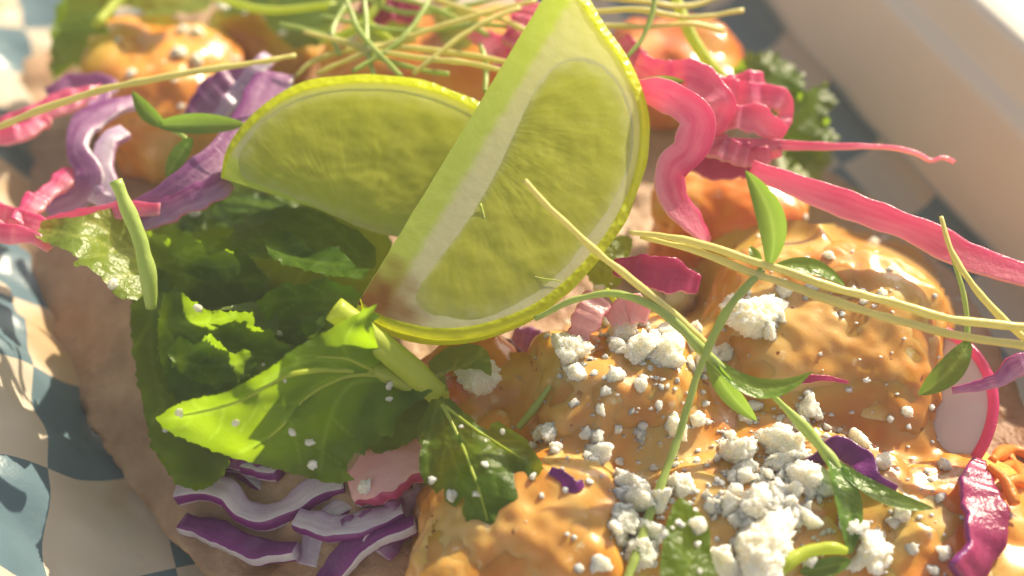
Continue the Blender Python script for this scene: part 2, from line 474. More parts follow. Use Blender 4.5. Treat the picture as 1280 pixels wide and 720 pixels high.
def frame_loop(w0, w1, u0, u1, z, rad, k=7):
    """rounded rectangle loop in tray coordinates"""
    pts = []
    for (cu, cw, a0) in ((u1 - rad, w1 - rad, 0), (u0 + rad, w1 - rad, 90), (u0 + rad, w0 + rad, 180), (u1 - rad, w0 + rad, 270)):
        for i in range(k):
            a = math.radians(a0 + 90 * i / (k - 1))
            pts.append(TR(cu + rad * math.cos(a), cw + rad * math.sin(a), z))
    return pts
def loops_mesh(loops, cap=True):
    m = len(loops[0]); V = [p for L in loops for p in L]; Fc = []
    for a in range(len(loops) - 1):
        for j in range(m):
            j2 = (j + 1) % m
            Fc.append((a * m + j, a * m + j2, (a + 1) * m + j2, (a + 1) * m + j))
    if cap: Fc.append(tuple(range(m)))
    return V, Fc
W0, W1, U0, U1 = -8.7, 8.75, -16.0, 14.0
t_ = thing('food_tray', 'white takeaway tray with stepped side walls holding the chequered liner', 'tray', TR(-1, 1, 0))
def lp(e, z, rad=1.6): return frame_loop(W0 - e, W1 + e, U0 - e, U1 + e, z, rad + e)
V, Fc = loops_mesh([lp(-.25, .18), lp(-.05, .26), lp(.02, .5), lp(.60, 2.70), lp(.64, 2.82), lp(.78, 2.90), lp(.88, 2.95), lp(.95, 3.05), lp(1.08, 3.62)])
mk('tray_body', V, Fc, TRAY, t_)
V, Fc = loops_mesh([lp(1.08, 3.62), lp(1.12, 3.72), lp(1.25, 3.78), lp(2.0, 3.80), lp(2.9, 3.78), lp(3.0, 3.70), lp(2.95, 3.6), lp(1.8, 3.56), lp(1.5, 3.4), lp(.5, .4), lp(.3, .0)], False)
mk('rim_flange', V, Fc, TRAY, t_)

# liner: profile across the tray, from over the left rim, down, across the floor and up the foot of the right wall
prof = [(-9.2, 2.9), (-8.8, 2.5), (-8.3, 2.6), (-7.75, 2.8), (-7.2, 2.25), (-6.7, 1.6), (-6.1, 1.05), (-5.4, .72), (-4.4, .52), (-2, .46), (2, .46), (6, .46), (7.8, .5), (8.4, .6), (8.66, .8), (8.74, 1.0)]
pr = spline([np.array(p) for p in prof], 150)
arc = np.r_[0, np.cumsum(np.linalg.norm(np.diff(pr, axis=0), axis=1))]
us = np.linspace(-15.2, 13, 190)
V, uv, Fc = [], [], []
for ui, u in enumerate(us):
    for k_, (w, z) in enumerate(pr):
        lift = math.exp(-((w + 7.2) / 1.5) ** 2)
        g1 = noise.noise(Vector((u * .55 + w * .22, w * .5, 3))) ; g2 = noise.noise(Vector((u * 1.3 - w * .4, w * 1.1, 8)))
        fold = abs(noise.noise(Vector((u * .8 + z * .9, w * .35, 14))))
        pass
        a = .10 + .22 * lift
        if w > 7.8: a = .04
        zz = z + a * (g1 + .5 * g2) - .3 * lift * fold
        ww = w + .30 * lift * (g2 + g1) + .12 * noise.noise(Vector((u * .5, 2, w))) * (0 if w > 7 else 1)
        if w > 8.4: ww = min(w, 8.74); zz = z + .3 * noise.noise(Vector((u * .5, 7, 0))) * (w - 8.4) / .4
        V.append(TR(u, ww, max(zz, .36))); uv.append((u, arc[k_]))
m = len(pr)
for a in range(len(us) - 1):
    for b in range(m - 1): Fc.append((a * m + b, a * m + b + 1, (a + 1) * m + b + 1, (a + 1) * m + b))
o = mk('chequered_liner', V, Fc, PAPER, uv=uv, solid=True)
tag(o, 'crumpled blue and white chequered paper liner folded over the tray edge', 'paper liner')

# ------------------------------------------------------------------ tortillas
def tortilla(outline, anchors, label, seed):
    V, Fc, vn, Q = sheet(outline, anchors, 8, .15, 1.3, seed, 5, .04)
    o = mk('tortilla', V, Fc, TORTILLA, solid=True)
    md = o.modifiers.new('thickness', 'SOLIDIFY'); md.thickness = .18 * CM; md.offset = -1
    tag(o, label, 'tortilla', 'tortillas under the fillings')
tortilla([(10, 300), (80, 290), (180, 300), (300, 330), (420, 420), (560, 560), (600, 720), (590, 790), (420, 800), (325, 755), (235, 695), (152, 590), (84, 480), (34, 390)],
         [(-15, 300, 1.3), (15, 390, 1.1), (135, 590, 1.1), (320, 755, 1.3), (420, 800, 1.5), (180, 300, 2.4), (250, 480, 2.0), (420, 640, 2.0), (420, 420, 2.3), (600, 720, 2.0)],
         'brown corn tortilla whose outer edge shows beneath the large cilantro leaves', 3)
tortilla([(470, 230), (800, 140), (1000, 190), (1180, 330), (1270, 480), (1330, 640), (1340, 780), (1000, 800), (700, 800), (540, 640), (460, 430)],
         [(470, 230, 1.0), (800, 140, 1.0), (1180, 330, 1.1), (1330, 640, 1.8), (1340, 780, 2.3), (700, 800, 1.6), (900, 500, 1.2), (460, 430, 1.2)],
         'corn tortilla under the cheese-topped orange chunks', 5)
tortilla([(-60, 130), (60, 60), (200, 10), (420, -30), (560, 20), (520, 150), (350, 250), (150, 290), (20, 280), (-60, 220)],
         [(-60, 130, .8), (200, 10, .8), (560, 20, .9), (350, 250, 1.1), (20, 280, 1.2), (-60, 220, 1.1), (180, 160, 1.0)],
         'corn tortilla under the far sauced chunk and mauve cabbage curls', 8)

# ------------------------------------------------------------------ sauced chunks
def chunk(px, py, z, rad, label, m, rot=0.0, amp=.2, sc=.8, seed=0, sub=6, fine=.035, fsc=5, box=.15, tilt=0.0):
    V, Fc = blob(P(px, py, z), rad, rot, amp, sc, seed, sub, fine, fsc, box, tilt)
    o = mk('sauced_chunk', V, Fc, m, solid=True)
    tag(o, label, 'food chunk', 'sauce-coated chunks of filling')
    return o
chunk(1025, 440, 2.35, (1.75, 1.5, 1.25), 'large orange sauce-coated chunk under the two long pale sprout stems', SAUCE_TAN, -.35, .12, .7, 2, tilt=.25)
chunk(765, 500, 2.35, (1.25, 1.05, 1.1), 'tan sauced chunk topped with the big white cheese lumps', SAUCE_TAN, .2, .2, .9, 11)
chunk(655, 690, 2.2, (1.5, 1.1, 1.0), 'glossy amber sauced chunk below the toothed cilantro leaf', SAUCE_TAN, .1, .2, .8, 21)
chunk(950, 665, 1.7, (2.2, 1.7, 1.25), 'sauced chunk buried under the heap of shaded cheese crumbs', SAUCE_TAN, .1, .16, .7, 31)
chunk(1175, 700, 1.8, (1.45, 1.35, 1.0), 'bright orange sauced chunk beside the purple cabbage scrap', SAUCE, .5, .16, .8, 41)
chunk(590, 475, 2.3, (.72, .6, .6), 'small orange chunk tucked under the lime wedge tip', SAUCE_RED, .5, .2, 1.2, 51, 5)
chunk(205, 120, 1.7, (1.5, 1.7, 1.1), 'blurred orange sauced chunk beside the mauve cabbage curls', SAUCE, .5, .2, .7, 61, 5)
chunk(560, 85, 1.9, (2.4, 1.2, 1.0), 'orange sauced chunk behind the tangle of pale sprout stems', SAUCE, .1, .2, .7, 71, 5)
chunk(905, 285, 2.1, (1.25, .8, 1.0), 'deep orange chunk between the pink cabbage curl and the sprout leaf', SAUCE_RED, -.2, .18, .9, 81, 5)
chunk(840, 90, 1.6, (1.3, 1.1, .8), 'orange sauced chunk behind the upright lime wedge', SAUCE_RED, -.2, .18, .9, 91, 5)
chunk(640, 570, 2.1, (.6, .55, .5), 'small amber chunk behind the toothed cilantro leaf', SAUCE, -.2, .25, 1.3, 95, 5)
chunk(330, 60, 1.5, (1.1, .9, .8), 'pale sauced chunk strewn with crumbs left of the sprout tangle', SAUCE_TAN, -.2, .25, 1.0, 97, 5)

TREE = None
def rebuild():
    global TREE
    vs_, fs_ = [], []
    for V, Fc in SOLIDS:
        b = len(vs_); vs_ += [Vector(v) for v in V]; fs_ += [tuple(i + b for i in f) for f in Fc]
    TREE = BVHTree.FromPolygons(vs_, fs_)
rebuild()
def S(px, py, off=0.0):
    """point on the food seen at a pixel, lifted towards the eye by off cm"""
    r = unit(ray(px, py)); h = TREE.ray_cast(Vector(EYE), Vector(r))
    if h[0] is None: return P(px, py, 1.0)
    return EYE + r * (h[3] - off)
def Sn(px, py):
    r = unit(ray(px, py)); h = TREE.ray_cast(Vector(EYE), Vector(r))
    return np.array(h[1]) if h[0] is not None else np.array([0, 0, 1.0])

# sauce and juices that fill the gaps between the chunks: a film draped over them, settled in the hollows
def sauce_film(poly, step, rad, label, m, seed, lift=-.02):
    P0 = np.array(poly, float); x0, y0 = P0.min(0); x1, y1 = P0.max(0)
    xs = np.arange(x0, x1 + step, step); ys = np.arange(y0, y1 + step, step)
    Z = np.array([[(S(x, y) - EYE) @ FW for x in xs] for y in ys])
    def morph(A, f, r):
        out = A.copy()
        for dy in range(-r, r + 1):
            for dx in range(-r, r + 1):
                if dx * dx + dy * dy <= r * r + 1: out = f(out, np.roll(np.roll(np.pad(A, r, 'edge'), dy, 0), dx, 1)[r:-r, r:-r])
        return out
    r = int(rad / step)
    Zc = morph(morph(Z, np.minimum, r), np.maximum, r)
    for _ in range(6):
        p = np.pad(Zc, 1, 'edge'); Zc = (p[:-2, 1:-1] + p[2:, 1:-1] + p[1:-1, :-2] + p[1:-1, 2:] + 2 * Zc) / 6
    def inside(x, y):
        c = False; j = len(P0) - 1
        for i in range(len(P0)):
            if (P0[i, 1] > y) != (P0[j, 1] > y) and x < (P0[j, 0] - P0[i, 0]) * (y - P0[i, 1]) / (P0[j, 1] - P0[i, 1]) + P0[i, 0]: c = not c
            j = i
        return c
    V, Fc = [], []
    for a, y in enumerate(ys):
        for b, x in enumerate(xs):
            p = D(x, y, Zc[a, b]); V.append(D(x, y, Zc[a, b] - lift - .08 * nz(p, 1.6, seed) - .02 * nz(p, 3.2, seed) - .006 * nz(p, 7.5, seed)))
    nx = len(xs)
    for a in range(len(ys) - 1):
        for b in range(nx - 1):
            if inside(xs[b] + step / 2 + 6 * noise.noise(Vector((xs[b] * .05, ys[a] * .05, seed))), ys[a] + step / 2): Fc.append((a * nx + b, (a + 1) * nx + b, (a + 1) * nx + b + 1, a * nx + b + 1))
    used = sorted({i for f in Fc for i in f}); mp_ = {u: i for i, u in enumerate(used)}
    o = mk('sauce_pool', [V[u] for u in used], [tuple(mp_[i] for i in f) for f in Fc], m, solid=True)
    tag(o, label, 'sauce')
sauce_film([(545, 480), (600, 440), (690, 440), (720, 390), (830, 360), (880, 300), (960, 270), (1060, 285), (1150, 310), (1195, 390), (1180, 520), (1250, 580), (1310, 640), (1310, 760), (520, 760), (540, 660), (600, 590)], 5, 35,
           'glossy orange sauce pooled between the cheese-topped chunks', SAUCE_TAN, 3)
rebuild()
# ------------------------------------------------------------------ lime wedges
def lime(label, A, B, Mpt, outline, lobes, ang, brown=None, seed=0, far=1.0, ribs=()):
    """A, B: ends of the core edge, Mpt: a point of the cut face; outline: rind edge of the cut face in pixels"""
    A, B, Mpt = map(np.asarray, (A, B, Mpt))
    e1 = unit(B - A); e2 = unit((Mpt - A) - e1 * ((Mpt - A) @ e1)); e3 = np.cross(e1, e2)
    if e3 @ FW > 0: e3 = -e3                # towards the eye
    def onplane(px, py):
        r = ray(px, py); t = ((A - EYE) @ e3) / (r @ e3); q = EYE + r * t - A
        return np.array([q @ e1, q @ e2])
    O = np.array([onplane(*p) for p in outline])
    L = np.linalg.norm(B - A)
    t_ = thing('lime_wedge', label, 'lime wedge', (A + B) / 2 * [1, 1, 0] + [0, 0, min(A[2], B[2]) - .5], 'lime wedges')
    N = 72
    Oc = spline(list(O), N)
    Oc[:, 1] = np.maximum(Oc[:, 1], 0.012)
    fi = np.linspace(0, ang, 26)
    def pt(s, r, a):                        # a = angle behind the cut face
        d = e2 * math.cos(a) - e3 * math.sin(a)
        return A + e1 * s + d * r
    # rind: outer skin plus its cut thickness on both faces
    V, Fc = [], []
    nf = len(fi)
    rt_ = .13
    for i in range(N):
        s, r = Oc[i]
        rin = max(.006, r - rt_); s_in = s + (L / 2 - s) * .035
        V.append(pt(s_in, rin, .0))
        for a in fi:
            bu = 1 + .012 * noise.noise(Vector((s * 2, a * 3, seed)))
            V.append(pt(s, r * (1 + (far - 1) * math.sin(a / ang * math.pi * .5)) * bu, a))
        V.append(pt(s_in, rin * far, ang))
    m = nf + 2
    for i in range(N - 1):
        for j in range(m - 1): Fc.append((i * m + j, i * m + j + 1, (i + 1) * m + j + 1, (i + 1) * m + j))
    mk('rind', V, Fc, RIND, t_)
    # pith: both cut faces, slightly below the rind edge
    def face(a, eps, scale, nr=14):
        V, Fc, br, gs = [], [], [], []
        nrm = e3 if a == 0 else None
        d = e2 * math.cos(a) - e3 * math.sin(a)
        nrm = e3 if a == 0 else unit(np.cross(d, e1)) * (1 if np.cross(d, e1) @ (-FW) > 0 else -1)
        for i in range(N):
            s, r = Oc[i]
            s2 = s + (L / 2 - s) * .03
            for j in range(nr):
                rr = max(.0, (r - .1)) * scale * j / (nr - 1)
                p = pt(s2, rr, a) + nrm * (eps + .008 * noise.noise(Vector((s * 5, rr * 5, seed + a))))
                V.append(p); gs.append(float(np.clip((.40 + .05 * noise.noise(Vector((s * 6, 3, seed))) - rr) / .10, 0, 1)))
                br.append(0 if brown is None else float(np.clip(1.25 - np.linalg.norm(p - brown[0]) / brown[1] + .35 * nz(p, 5, 2), 0, 1)))
        for i in range(N - 1):
            for j in range(nr - 1): Fc.append((i * nr + j, i * nr + j + 1, (i + 1) * nr + j + 1, (i + 1) * nr + j))
        return V, Fc, br, gs
    V, Fc, br, gs = face(0, -.02, 1.0, 40)
    mk('pith', V, Fc, PITH, t_, attr={'brown': br, 'skin': gs})
    V, Fc, br, gs = face(ang, -.0, far)
    mk('membrane', V, Fc, MEMBRANE, t_)
    # flesh lobes, domed a little out of the cut face
    for li, lob in enumerate(lobes):
        Lo = np.array([onplane(*p) for p in lob])
        Lo = spline(list(Lo) + [Lo[0]], 90)[:-1]
        c = Lo.mean(0)
        V, Fc, uv, rim = [], [], [], []
        R_ = 30
        for k_ in range(R_):
            u = 1 - (k_ / (R_ - 1)) ** 1.0
            for q in Lo:
                s, r = c + (q - c) * u
                hgt = .075 * (1 - u ** 5) + (.022 * noise.noise(Vector((s * 3, r * 3, seed + li))) + .010 * noise.noise(Vector((s * 8, r * 8, seed + li)))) * (1 - u ** 6) - .03
                V.append(A + e1 * s + e2 * r + e3 * hgt); rim.append(min(1, max(0, (u - .80) / .2 + .5 * noise.noise(Vector((s * 6, r * 6, 3))))) ** 1.5 * .8)
                ang2 = math.atan2(r + .2, s - L / 2)
                uv.append((math.hypot(r + .2, s - L / 2), ang2))
        mm = len(Lo)
        for k_ in range(R_ - 1):
            for j in range(mm):
                j2 = (j + 1) % mm
                Fc.append((k_ * mm + j, k_ * mm + j2, (k_ + 1) * mm + j2, (k_ + 1) * mm + j))
        mk('flesh', V, Fc, FLESH, t_, uv=uv, attr={'rim': rim})
    for pl in ribs:                         # pale membrane seams between the juice sacs
        c3 = [A + e1 * q[0] + e2 * q[1] + e3 * .022 for q in (onplane(*p) for p in pl)]
        V, Fc = tube(c3, [.015, .035, .03, .006], 6, .5, True, 30, .5, seed)
        mk('seam', V, Fc, MEMBRANE, t_)
    return t_
# front wedge, leaning with its tip on the leaves
LA = D(450, 374, 15.7); LB = D(702, -40, 17.5)
lime('upright lime wedge with browned tip leaning across the other wedge', LA, LB, D(800, 190, 16.75),
     [(450, 374), (456, 390), (474, 404), (502, 415), (555, 424), (615, 416), (680, 388), (733, 342), (776, 285), (802, 228), (812, 170), (806, 120), (785, 72), (757, 32), (735, -5), (718, -32), (702, -40)],
     [[(664, 118), (690, 84), (722, 70), (752, 78), (778, 108), (792, 155), (788, 205), (768, 252), (735, 300), (700, 345), (650, 382), (597, 402), (548, 401), (520, 389), (517, 368), (538, 336), (572, 290), (602, 245), (622, 208), (642, 165)]],
     math.radians(88), brown=(D(464, 384, 15.75), .72), seed=1, ribs=[[(600, 256), (608, 285), (628, 318), (660, 344), (700, 352)]])
# back wedge, cut face to the eye
LA2 = D(276, 222, 17.3); LB2 = D(610, 330, 17.3)
lime('lime wedge lying behind the upright one with sunlit green rind', LA2, LB2, D(440, 140, 17.6),
     [(276, 222), (282, 190), (300, 160), (330, 130), (370, 106), (420, 95), (475, 93), (530, 101), (580, 118), (620, 145), (650, 190), (655, 240), (640, 290), (610, 330)],
     [[(292, 205), (305, 172), (340, 140), (385, 118), (440, 110), (500, 112), (560, 128), (605, 155), (630, 200), (632, 250), (600, 300), (540, 300), (470, 290), (400, 262), (340, 238), (300, 222)]],
     math.radians(75), seed=4)

# ------------------------------------------------------------------ cilantro
def sprig(label, leaves, stems, group='cilantro sprigs', stem_m=None):
    allp = None
    built = [sheet(**{k_: v for k_, v in lf.items() if k_ not in ('m', 'ribs')}) for lf in leaves]
    tb = [tube(*s[:2], **(s[2] if len(s) > 2 else {})) for s in stems]
    pts = np.vstack([b[0] for b in built] + [b[0] for b in tb])
    base = pts.mean(0); base[2] = pts[:, 2].min()
    t_ = thing('cilantro_sprig', label, 'cilantro', base, group)
    for b, lf in zip(built, leaves):
        lo = mk('leaf', b[0], b[1], lf.get('m', CILANTRO), t_, attr={'vein': b[2]}, solid=True)
        lo['_o'] = [float(v) for v in base]
        lt = BVHTree.FromPolygons([Vector(v) for v in b[0]], b[1])
        for pl, rr in lf.get('ribs', ()):
            c3 = []
            for q in spline([np.array(p, float) for p in pl], 9):
                r_ = unit(ray(*q)); h = lt.ray_cast(Vector(EYE), Vector(r_))
                if h[0] is not None: c3.append(EYE + r_ * (h[3] - .004))
            if len(c3) > 3:
                tv = tube(c3, [rr, rr * .7, rr * .25], 6, .6, True, 24)
                mk('midrib', tv[0], tv[1], STEM_GREEN, lo)
    for b in tb: mk('stem', b[0], b[1], stem_m or STEM_GREEN, t_, solid=True)
    return t_

# left sprig: pale sunlit leaf, dark leaves to its right, upright stem
sprig('cilantro sprig with upright cut stem and pale sunlit leaf near the pink shreds', [
    dict(outline=[(50, 282), (58, 274), (100, 270), (145, 259), (165, 275), (186, 300), (190, 340), (176, 372), (150, 372), (135, 360), (128, 348), (108, 333), (92, 331), (98, 324), (80, 312), (48, 298)],
         anchors=[(50, 282, 4.0), (145, 259, 3.9), (135, 360, 3.7), (185, 330, 3.4), (100, 310, 4.1), (160, 310, 3.6)], step=4, ripple=.07, rfreq=1.5, seed=2, serr=2.0, serr_n=.12,
         veins=branch_veins((186, 335), [(50, 284), (110, 272), (132, 358)], 2), m=CIL_PALE),
    dict(outline=[(181, 289), (235, 296), (289, 298), (313, 320), (337, 357), (305, 377), (255, 383), (208, 372), (188, 332)],
         anchors=[(181, 289, 3.2), (289, 298, 3.3), (337, 357, 2.9), (208, 372, 2.7), (250, 340, 2.85)], step=4.5, ripple=.10, rfreq=1.2, edge_curl=-.13, seed=5, serr=4, serr_n=.12,
         veins=branch_veins((188, 332), [(330, 352), (280, 302)], 3)),
    dict(outline=[(178, 345), (205, 338), (225, 400), (262, 440), (285, 500), (290, 570), (262, 610), (225, 606), (196, 570), (180, 520), (168, 450), (162, 390)],  # lower end lengthened to stand in for a dark shadowed area
         anchors=[(180, 345, 2.8), (262, 440, 2.6), (205, 560, 2.3), (250, 600, 2.2), (285, 520, 2.5), (166, 390, 2.5)], step=5, ripple=.10, edge_curl=-.13, seed=8, serr=4,
         veins=branch_veins((190, 340), [(215, 550)], 4)),
], [([D(145, 227, 16.3), D(160, 262, 16.35), D(175, 300, 16.4), D(186, 345, 16.5), D(190, 385, 16.7)], [.085, .10, .105, .12, .08], dict(seg=10, wob=.15))], stem_m=STEM_MICRO)
sprig('dark cilantro leaf with a sunlit curled upper edge under the front sprig', [
    dict(outline=[(203, 366), (222, 362), (249, 381), (270, 388), (316, 391), (318, 410), (337, 412), (348, 424), (372, 440), (372, 476), (335, 500), (280, 515), (230, 510), (205, 470), (196, 420)],
         anchors=[(205, 366, 3.25), (249, 383, 3.35), (316, 393, 3.4), (348, 424, 3.2), (260, 430, 2.85), (230, 505, 2.4), (335, 490, 2.6)], step=4.5, ripple=.10, rfreq=1.6, edge_curl=-.13, seed=12, serr=4.5, serr_n=.14,
         veins=branch_veins((200, 400), [(340, 450), (300, 395), (290, 505)], 3)),
    dict(outline=[(270, 386), (300, 380), (338, 376), (348, 392), (345, 418), (318, 412), (316, 392)],
         anchors=[(270, 386, 3.3), (338, 376, 3.2), (345, 418, 3.1)], step=4, ripple=.05, seed=13, serr=1.5, m=CIL_PALE),
], [])
sprig('dark cilantro leaves shaded by the back lime wedge', [
    dict(outline=[(286, 299), (300, 278), (330, 262), (380, 258), (430, 280), (470, 310), (455, 348), (430, 346), (387, 334), (353, 327), (313, 320)],
         anchors=[(286, 299, 3.4), (313, 320, 3.55), (387, 334, 3.6), (450, 347, 3.6), (380, 258, 2.9), (470, 310, 3.1)], step=4.5, ripple=.08, edge_curl=-.13, seed=15, serr=4,
         veins=branch_veins((450, 320), [(300, 300), (380, 265)], 3)),
    dict(outline=[(318, 380), (335, 364), (353, 356), (376, 357), (400, 348), (432, 356), (455, 372), (440, 410), (410, 440), (378, 432), (345, 418)],
         anchors=[(318, 380, 3.3), (353, 356, 3.45), (400, 348, 3.45), (410, 440, 2.9), (345, 418, 2.9)], step=4.5, ripple=.08, edge_curl=-.13, seed=17, serr=4,
         veins=branch_veins((450, 380), [(320, 380), (360, 425)], 3)),
    dict(outline=[(373, 402), (388, 394), (404, 390), (408, 402), (398, 416), (385, 424)],
         anchors=[(373, 402, 3.5), (404, 390, 3.5), (385, 424, 3.3)], step=4, ripple=.04, seed=18),
], [])
sprig('ruffled cilantro leaf peeking out left of the back lime wedge', [
    dict(outline=[(247, 236), (258, 232), (272, 216), (267, 203), (278, 190), (300, 205), (330, 240), (372, 262), (400, 300), (330, 290), (280, 284), (232, 290), (222, 272), (262, 262), (270, 248)],
         anchors=[(247, 236, 2.9), (278, 190, 2.6), (400, 300, 2.9), (232, 290, 2.9), (300, 250, 2.75)], step=4, ripple=.10, rfreq=2.0, seed=21, serr=4, serr_n=.12,
         veins=branch_veins((380, 285), [(250, 240), (235, 285), (282, 200)], 2)),
    dict(outline=[(192, 257), (200, 266), (214, 270), (226, 268), (234, 275), (230, 290), (220, 284), (216, 275), (202, 271)],
         anchors=[(192, 257, 3.0), (226, 268, 2.9), (230, 290, 2.9)], step=3.5, ripple=.02, seed=22),
], [])
sprig('broad dark cilantro leaf lying deep under the other leaves', [
    dict(outline=[(185, 285), (250, 262), (330, 240), (420, 250), (490, 300), (470, 370), (440, 440), (390, 500), (310, 530), (230, 510), (190, 430)],
         anchors=[(185, 285, 2.5), (420, 250, 2.6), (490, 300, 2.8), (440, 440, 2.5), (230, 510, 2.1), (310, 400, 2.4)], step=6, ripple=.12, edge_curl=-.13, seed=27, serr=4, veins=branch_veins((210, 480), [(460, 300), (330, 260), (430, 440)], 3))], [])
sprig('small toothed cilantro leaves with sunlit rims scattered over the dark ones', [
    dict(outline=[(203, 302), (228, 290), (250, 302), (262, 318), (285, 312), (302, 332), (290, 350), (262, 354), (240, 345), (222, 330)],
         anchors=[(203, 302, 3.5), (250, 302, 3.75), (302, 332, 3.5), (262, 354, 3.2), (250, 330, 3.25)], step=3.6, ripple=.06, rfreq=2, edge_curl=-.08, seed=57, serr=4, serr_n=.14, veins=branch_veins((215, 318), [(296, 336), (255, 306)], 2)),
    dict(outline=[(328, 300), (352, 287), (378, 297), (392, 312), (418, 308), (442, 330), (425, 346), (392, 340), (360, 332), (340, 322)],
         anchors=[(328, 300, 3.6), (378, 297, 3.6), (442, 330, 3.8), (392, 340, 3.85), (380, 318, 3.55)], step=3.6, ripple=.06, rfreq=2, edge_curl=-.08, seed=58, serr=4, serr_n=.14, veins=branch_veins((335, 308), [(436, 332), (385, 302)], 2)),
    dict(outline=[(205, 440), (225, 420), (245, 430), (262, 418), (290, 440), (310, 436), (318, 458), (300, 476), (262, 480), (230, 470)],
         anchors=[(205, 440, 3.0), (262, 418, 3.3), (318, 458, 3.2), (262, 480, 2.9), (262, 450, 3.0)], step=3.6, ripple=.07, rfreq=2, edge_curl=-.1, seed=59, serr=4, serr_n=.14, veins=branch_veins((215, 450), [(310, 455), (265, 424)], 2)),
], [])
# front sprig
fv = [([(505, 472), (440, 452), (380, 452), (330, 475)], 0, 3.0), ([(505, 472), (430, 464), (360, 466), (290, 505), (205, 525)], 0, 3.2),
      ([(500, 474), (440, 468), (385, 490), (345, 540), (300, 565)], 0, 2.6), ([(495, 476), (440, 480), (410, 530), (400, 590)], 0, 2.6),
      ([(460, 466), (430, 440), (440, 410), (465, 385)], 0, 2.0), ([(420, 458), (390, 445), (370, 448)], 0, 1.8)]
for (a, b) in (((330, 480), (300, 540)), ((280, 510), (262, 550)), ((260, 513), (240, 505)), ((385, 495), (330, 510)), ((360, 520), (375, 580)), ((412, 520), (440, 545)), ((345, 475), (310, 485)), ((240, 518), (225, 535)), ((400, 560), (425, 580))):
    fv.append(([a, ((a[0] + b[0]) / 2 + 3, (a[1] + b[1]) / 2 + 3), b], 0, 1.5))
sprig('bright cilantro sprig with thick cut stem in front of the browned lime tip', [
    dict(outline=[(472, 378), (468, 390), (476, 395), (466, 404), (470, 425), (478, 450), (500, 466), (540, 488), (526, 500), (508, 512), (495, 526), (492, 545), (478, 544), (474, 556), (460, 556), (456, 570), (444, 566), (436, 578), (432, 588), (443, 600), (425, 605), (403, 602), (343, 586), (289, 572), (250, 557), (215, 542), (203, 534), (195, 522), (215, 508), (238, 499), (262, 495), (282, 490), (312, 474), (342, 458), (362, 440), (385, 426), (415, 410), (446, 392)],
         anchors=[(472, 378, 4.75), (446, 395, 4.6), (466, 410, 4.6), (470, 425, 4.4), (481, 452, 3.65), (500, 466, 3.5), (385, 428, 4.45), (342, 458, 4.4), (280, 490, 4.2), (195, 522, 3.8), (215, 542, 3.4), (289, 572, 3.05), (343, 586, 3.0), (403, 602, 2.95), (443, 600, 2.95), (460, 560, 3.05), (490, 530, 3.2), (540, 488, 3.5), (470, 440, 3.95), (380, 520, 3.8), (300, 530, 3.7)],
         step=3.6, ripple=.10, rfreq=1.3, seed=31, serr=2.0, serr_n=.13, veins=fv, smooth_out=False, ribs=[([(502, 472), (440, 463), (370, 466), (300, 500), (225, 520)], .045), ([(500, 474), (445, 468), (390, 490), (350, 535), (318, 562)], .035), ([(480, 470), (450, 455), (430, 447), (395, 446)], .03)]),
    dict(outline=[(522, 535), (526, 559), (524, 585), (529, 602), (539, 608), (544, 618), (555, 610), (557, 627), (569, 634), (580, 622), (578, 640), (582, 650), (600, 661), (613, 665), (624, 652), (640, 633), (660, 609), (680, 586), (674, 574), (664, 560), (657, 549), (640, 538), (622, 527), (614, 530), (612, 538), (600, 533), (583, 517), (562, 498), (540, 500)],
         anchors=[(522, 535, 3.35), (530, 600, 3.1), (557, 627, 3.05), (613, 665, 3.1), (680, 586, 3.35), (640, 538, 3.45), (562, 498, 3.45), (600, 590, 3.5)],
         step=3.6, ripple=.10, rfreq=1.8, seed=34, serr=2.2, serr_n=.13, veins=branch_veins((548, 500), [(612, 660), (676, 582), (535, 605), (640, 600)], 3), smooth_out=False, ribs=[([(552, 505), (575, 550), (598, 610), (610, 650)], .03), ([(556, 508), (600, 540), (655, 575)], .025)]),
    dict(outline=[(444, 470), (500, 470), (556, 500), (530, 540), (500, 560), (470, 565), (440, 540)],
         anchors=[(444, 470, 3.3), (556, 500, 3.2), (500, 560, 2.8), (440, 540, 2.9)], step=5, ripple=.06, seed=35, serr=3),
], [([D(418, 386, 15.5), D(445, 406, 15.6), D(480, 435, 15.75), D(515, 465, 15.95), D(545, 492, 16.15)], [.17, .175, .175, .18, .16], dict(seg=14, nsub=30, wob=.1)),
    ([D(444, 456, 15.9), D(475, 464, 15.95), D(510, 480, 16.1), D(543, 493, 16.3)], [.07, .12, .13, .13], dict(seg=12, nsub=24, wob=.1)),
    ([D(500, 480, 16.2), D(525, 488, 16.22), D(550, 492, 16.3), D(556, 505, 16.45)], [.06, .13, .14, .05], dict(seg=10, nsub=20))])
sprig('pale bent cilantro leaf directly under the lime wedge', [
    dict(outline=[(534, 453), (548, 442), (560, 434), (593, 430), (606, 436), (613, 449), (614, 470), (598, 462), (572, 462), (556, 470), (560, 488), (545, 486)],
         anchors=[(534, 453, 3.35), (593, 430, 3.3), (614, 470, 3.2), (560, 488, 3.2)], step=3.6, ripple=.05, seed=37, serr=1.5, m=CIL_PALE, veins=branch_veins((545, 470), [(608, 440)], 2))], [])
sprig('small lobed cilantro leaf right of the upright lime wedge', [
    dict(outline=[(716, 314), (720, 302), (730, 303), (738, 294), (748, 292), (754, 286), (764, 288), (765, 296), (778, 294), (786, 297), (791, 303), (788, 316), (782, 331), (776, 354), (760, 362), (746, 362), (736, 348), (726, 334)],
         anchors=[(716, 314, 3.35), (754, 286, 3.45), (791, 303, 3.3), (748, 362, 3.1), (755, 320, 3.3)], step=3.4, ripple=.06, rfreq=2, seed=39, serr=2, serr_n=.15, veins=branch_veins((755, 360), [(722, 310), (755, 290), (786, 303)], 2))],
      [([D(758, 362, 16.95), D(772, 380, 17.05)], [.04, .04])])
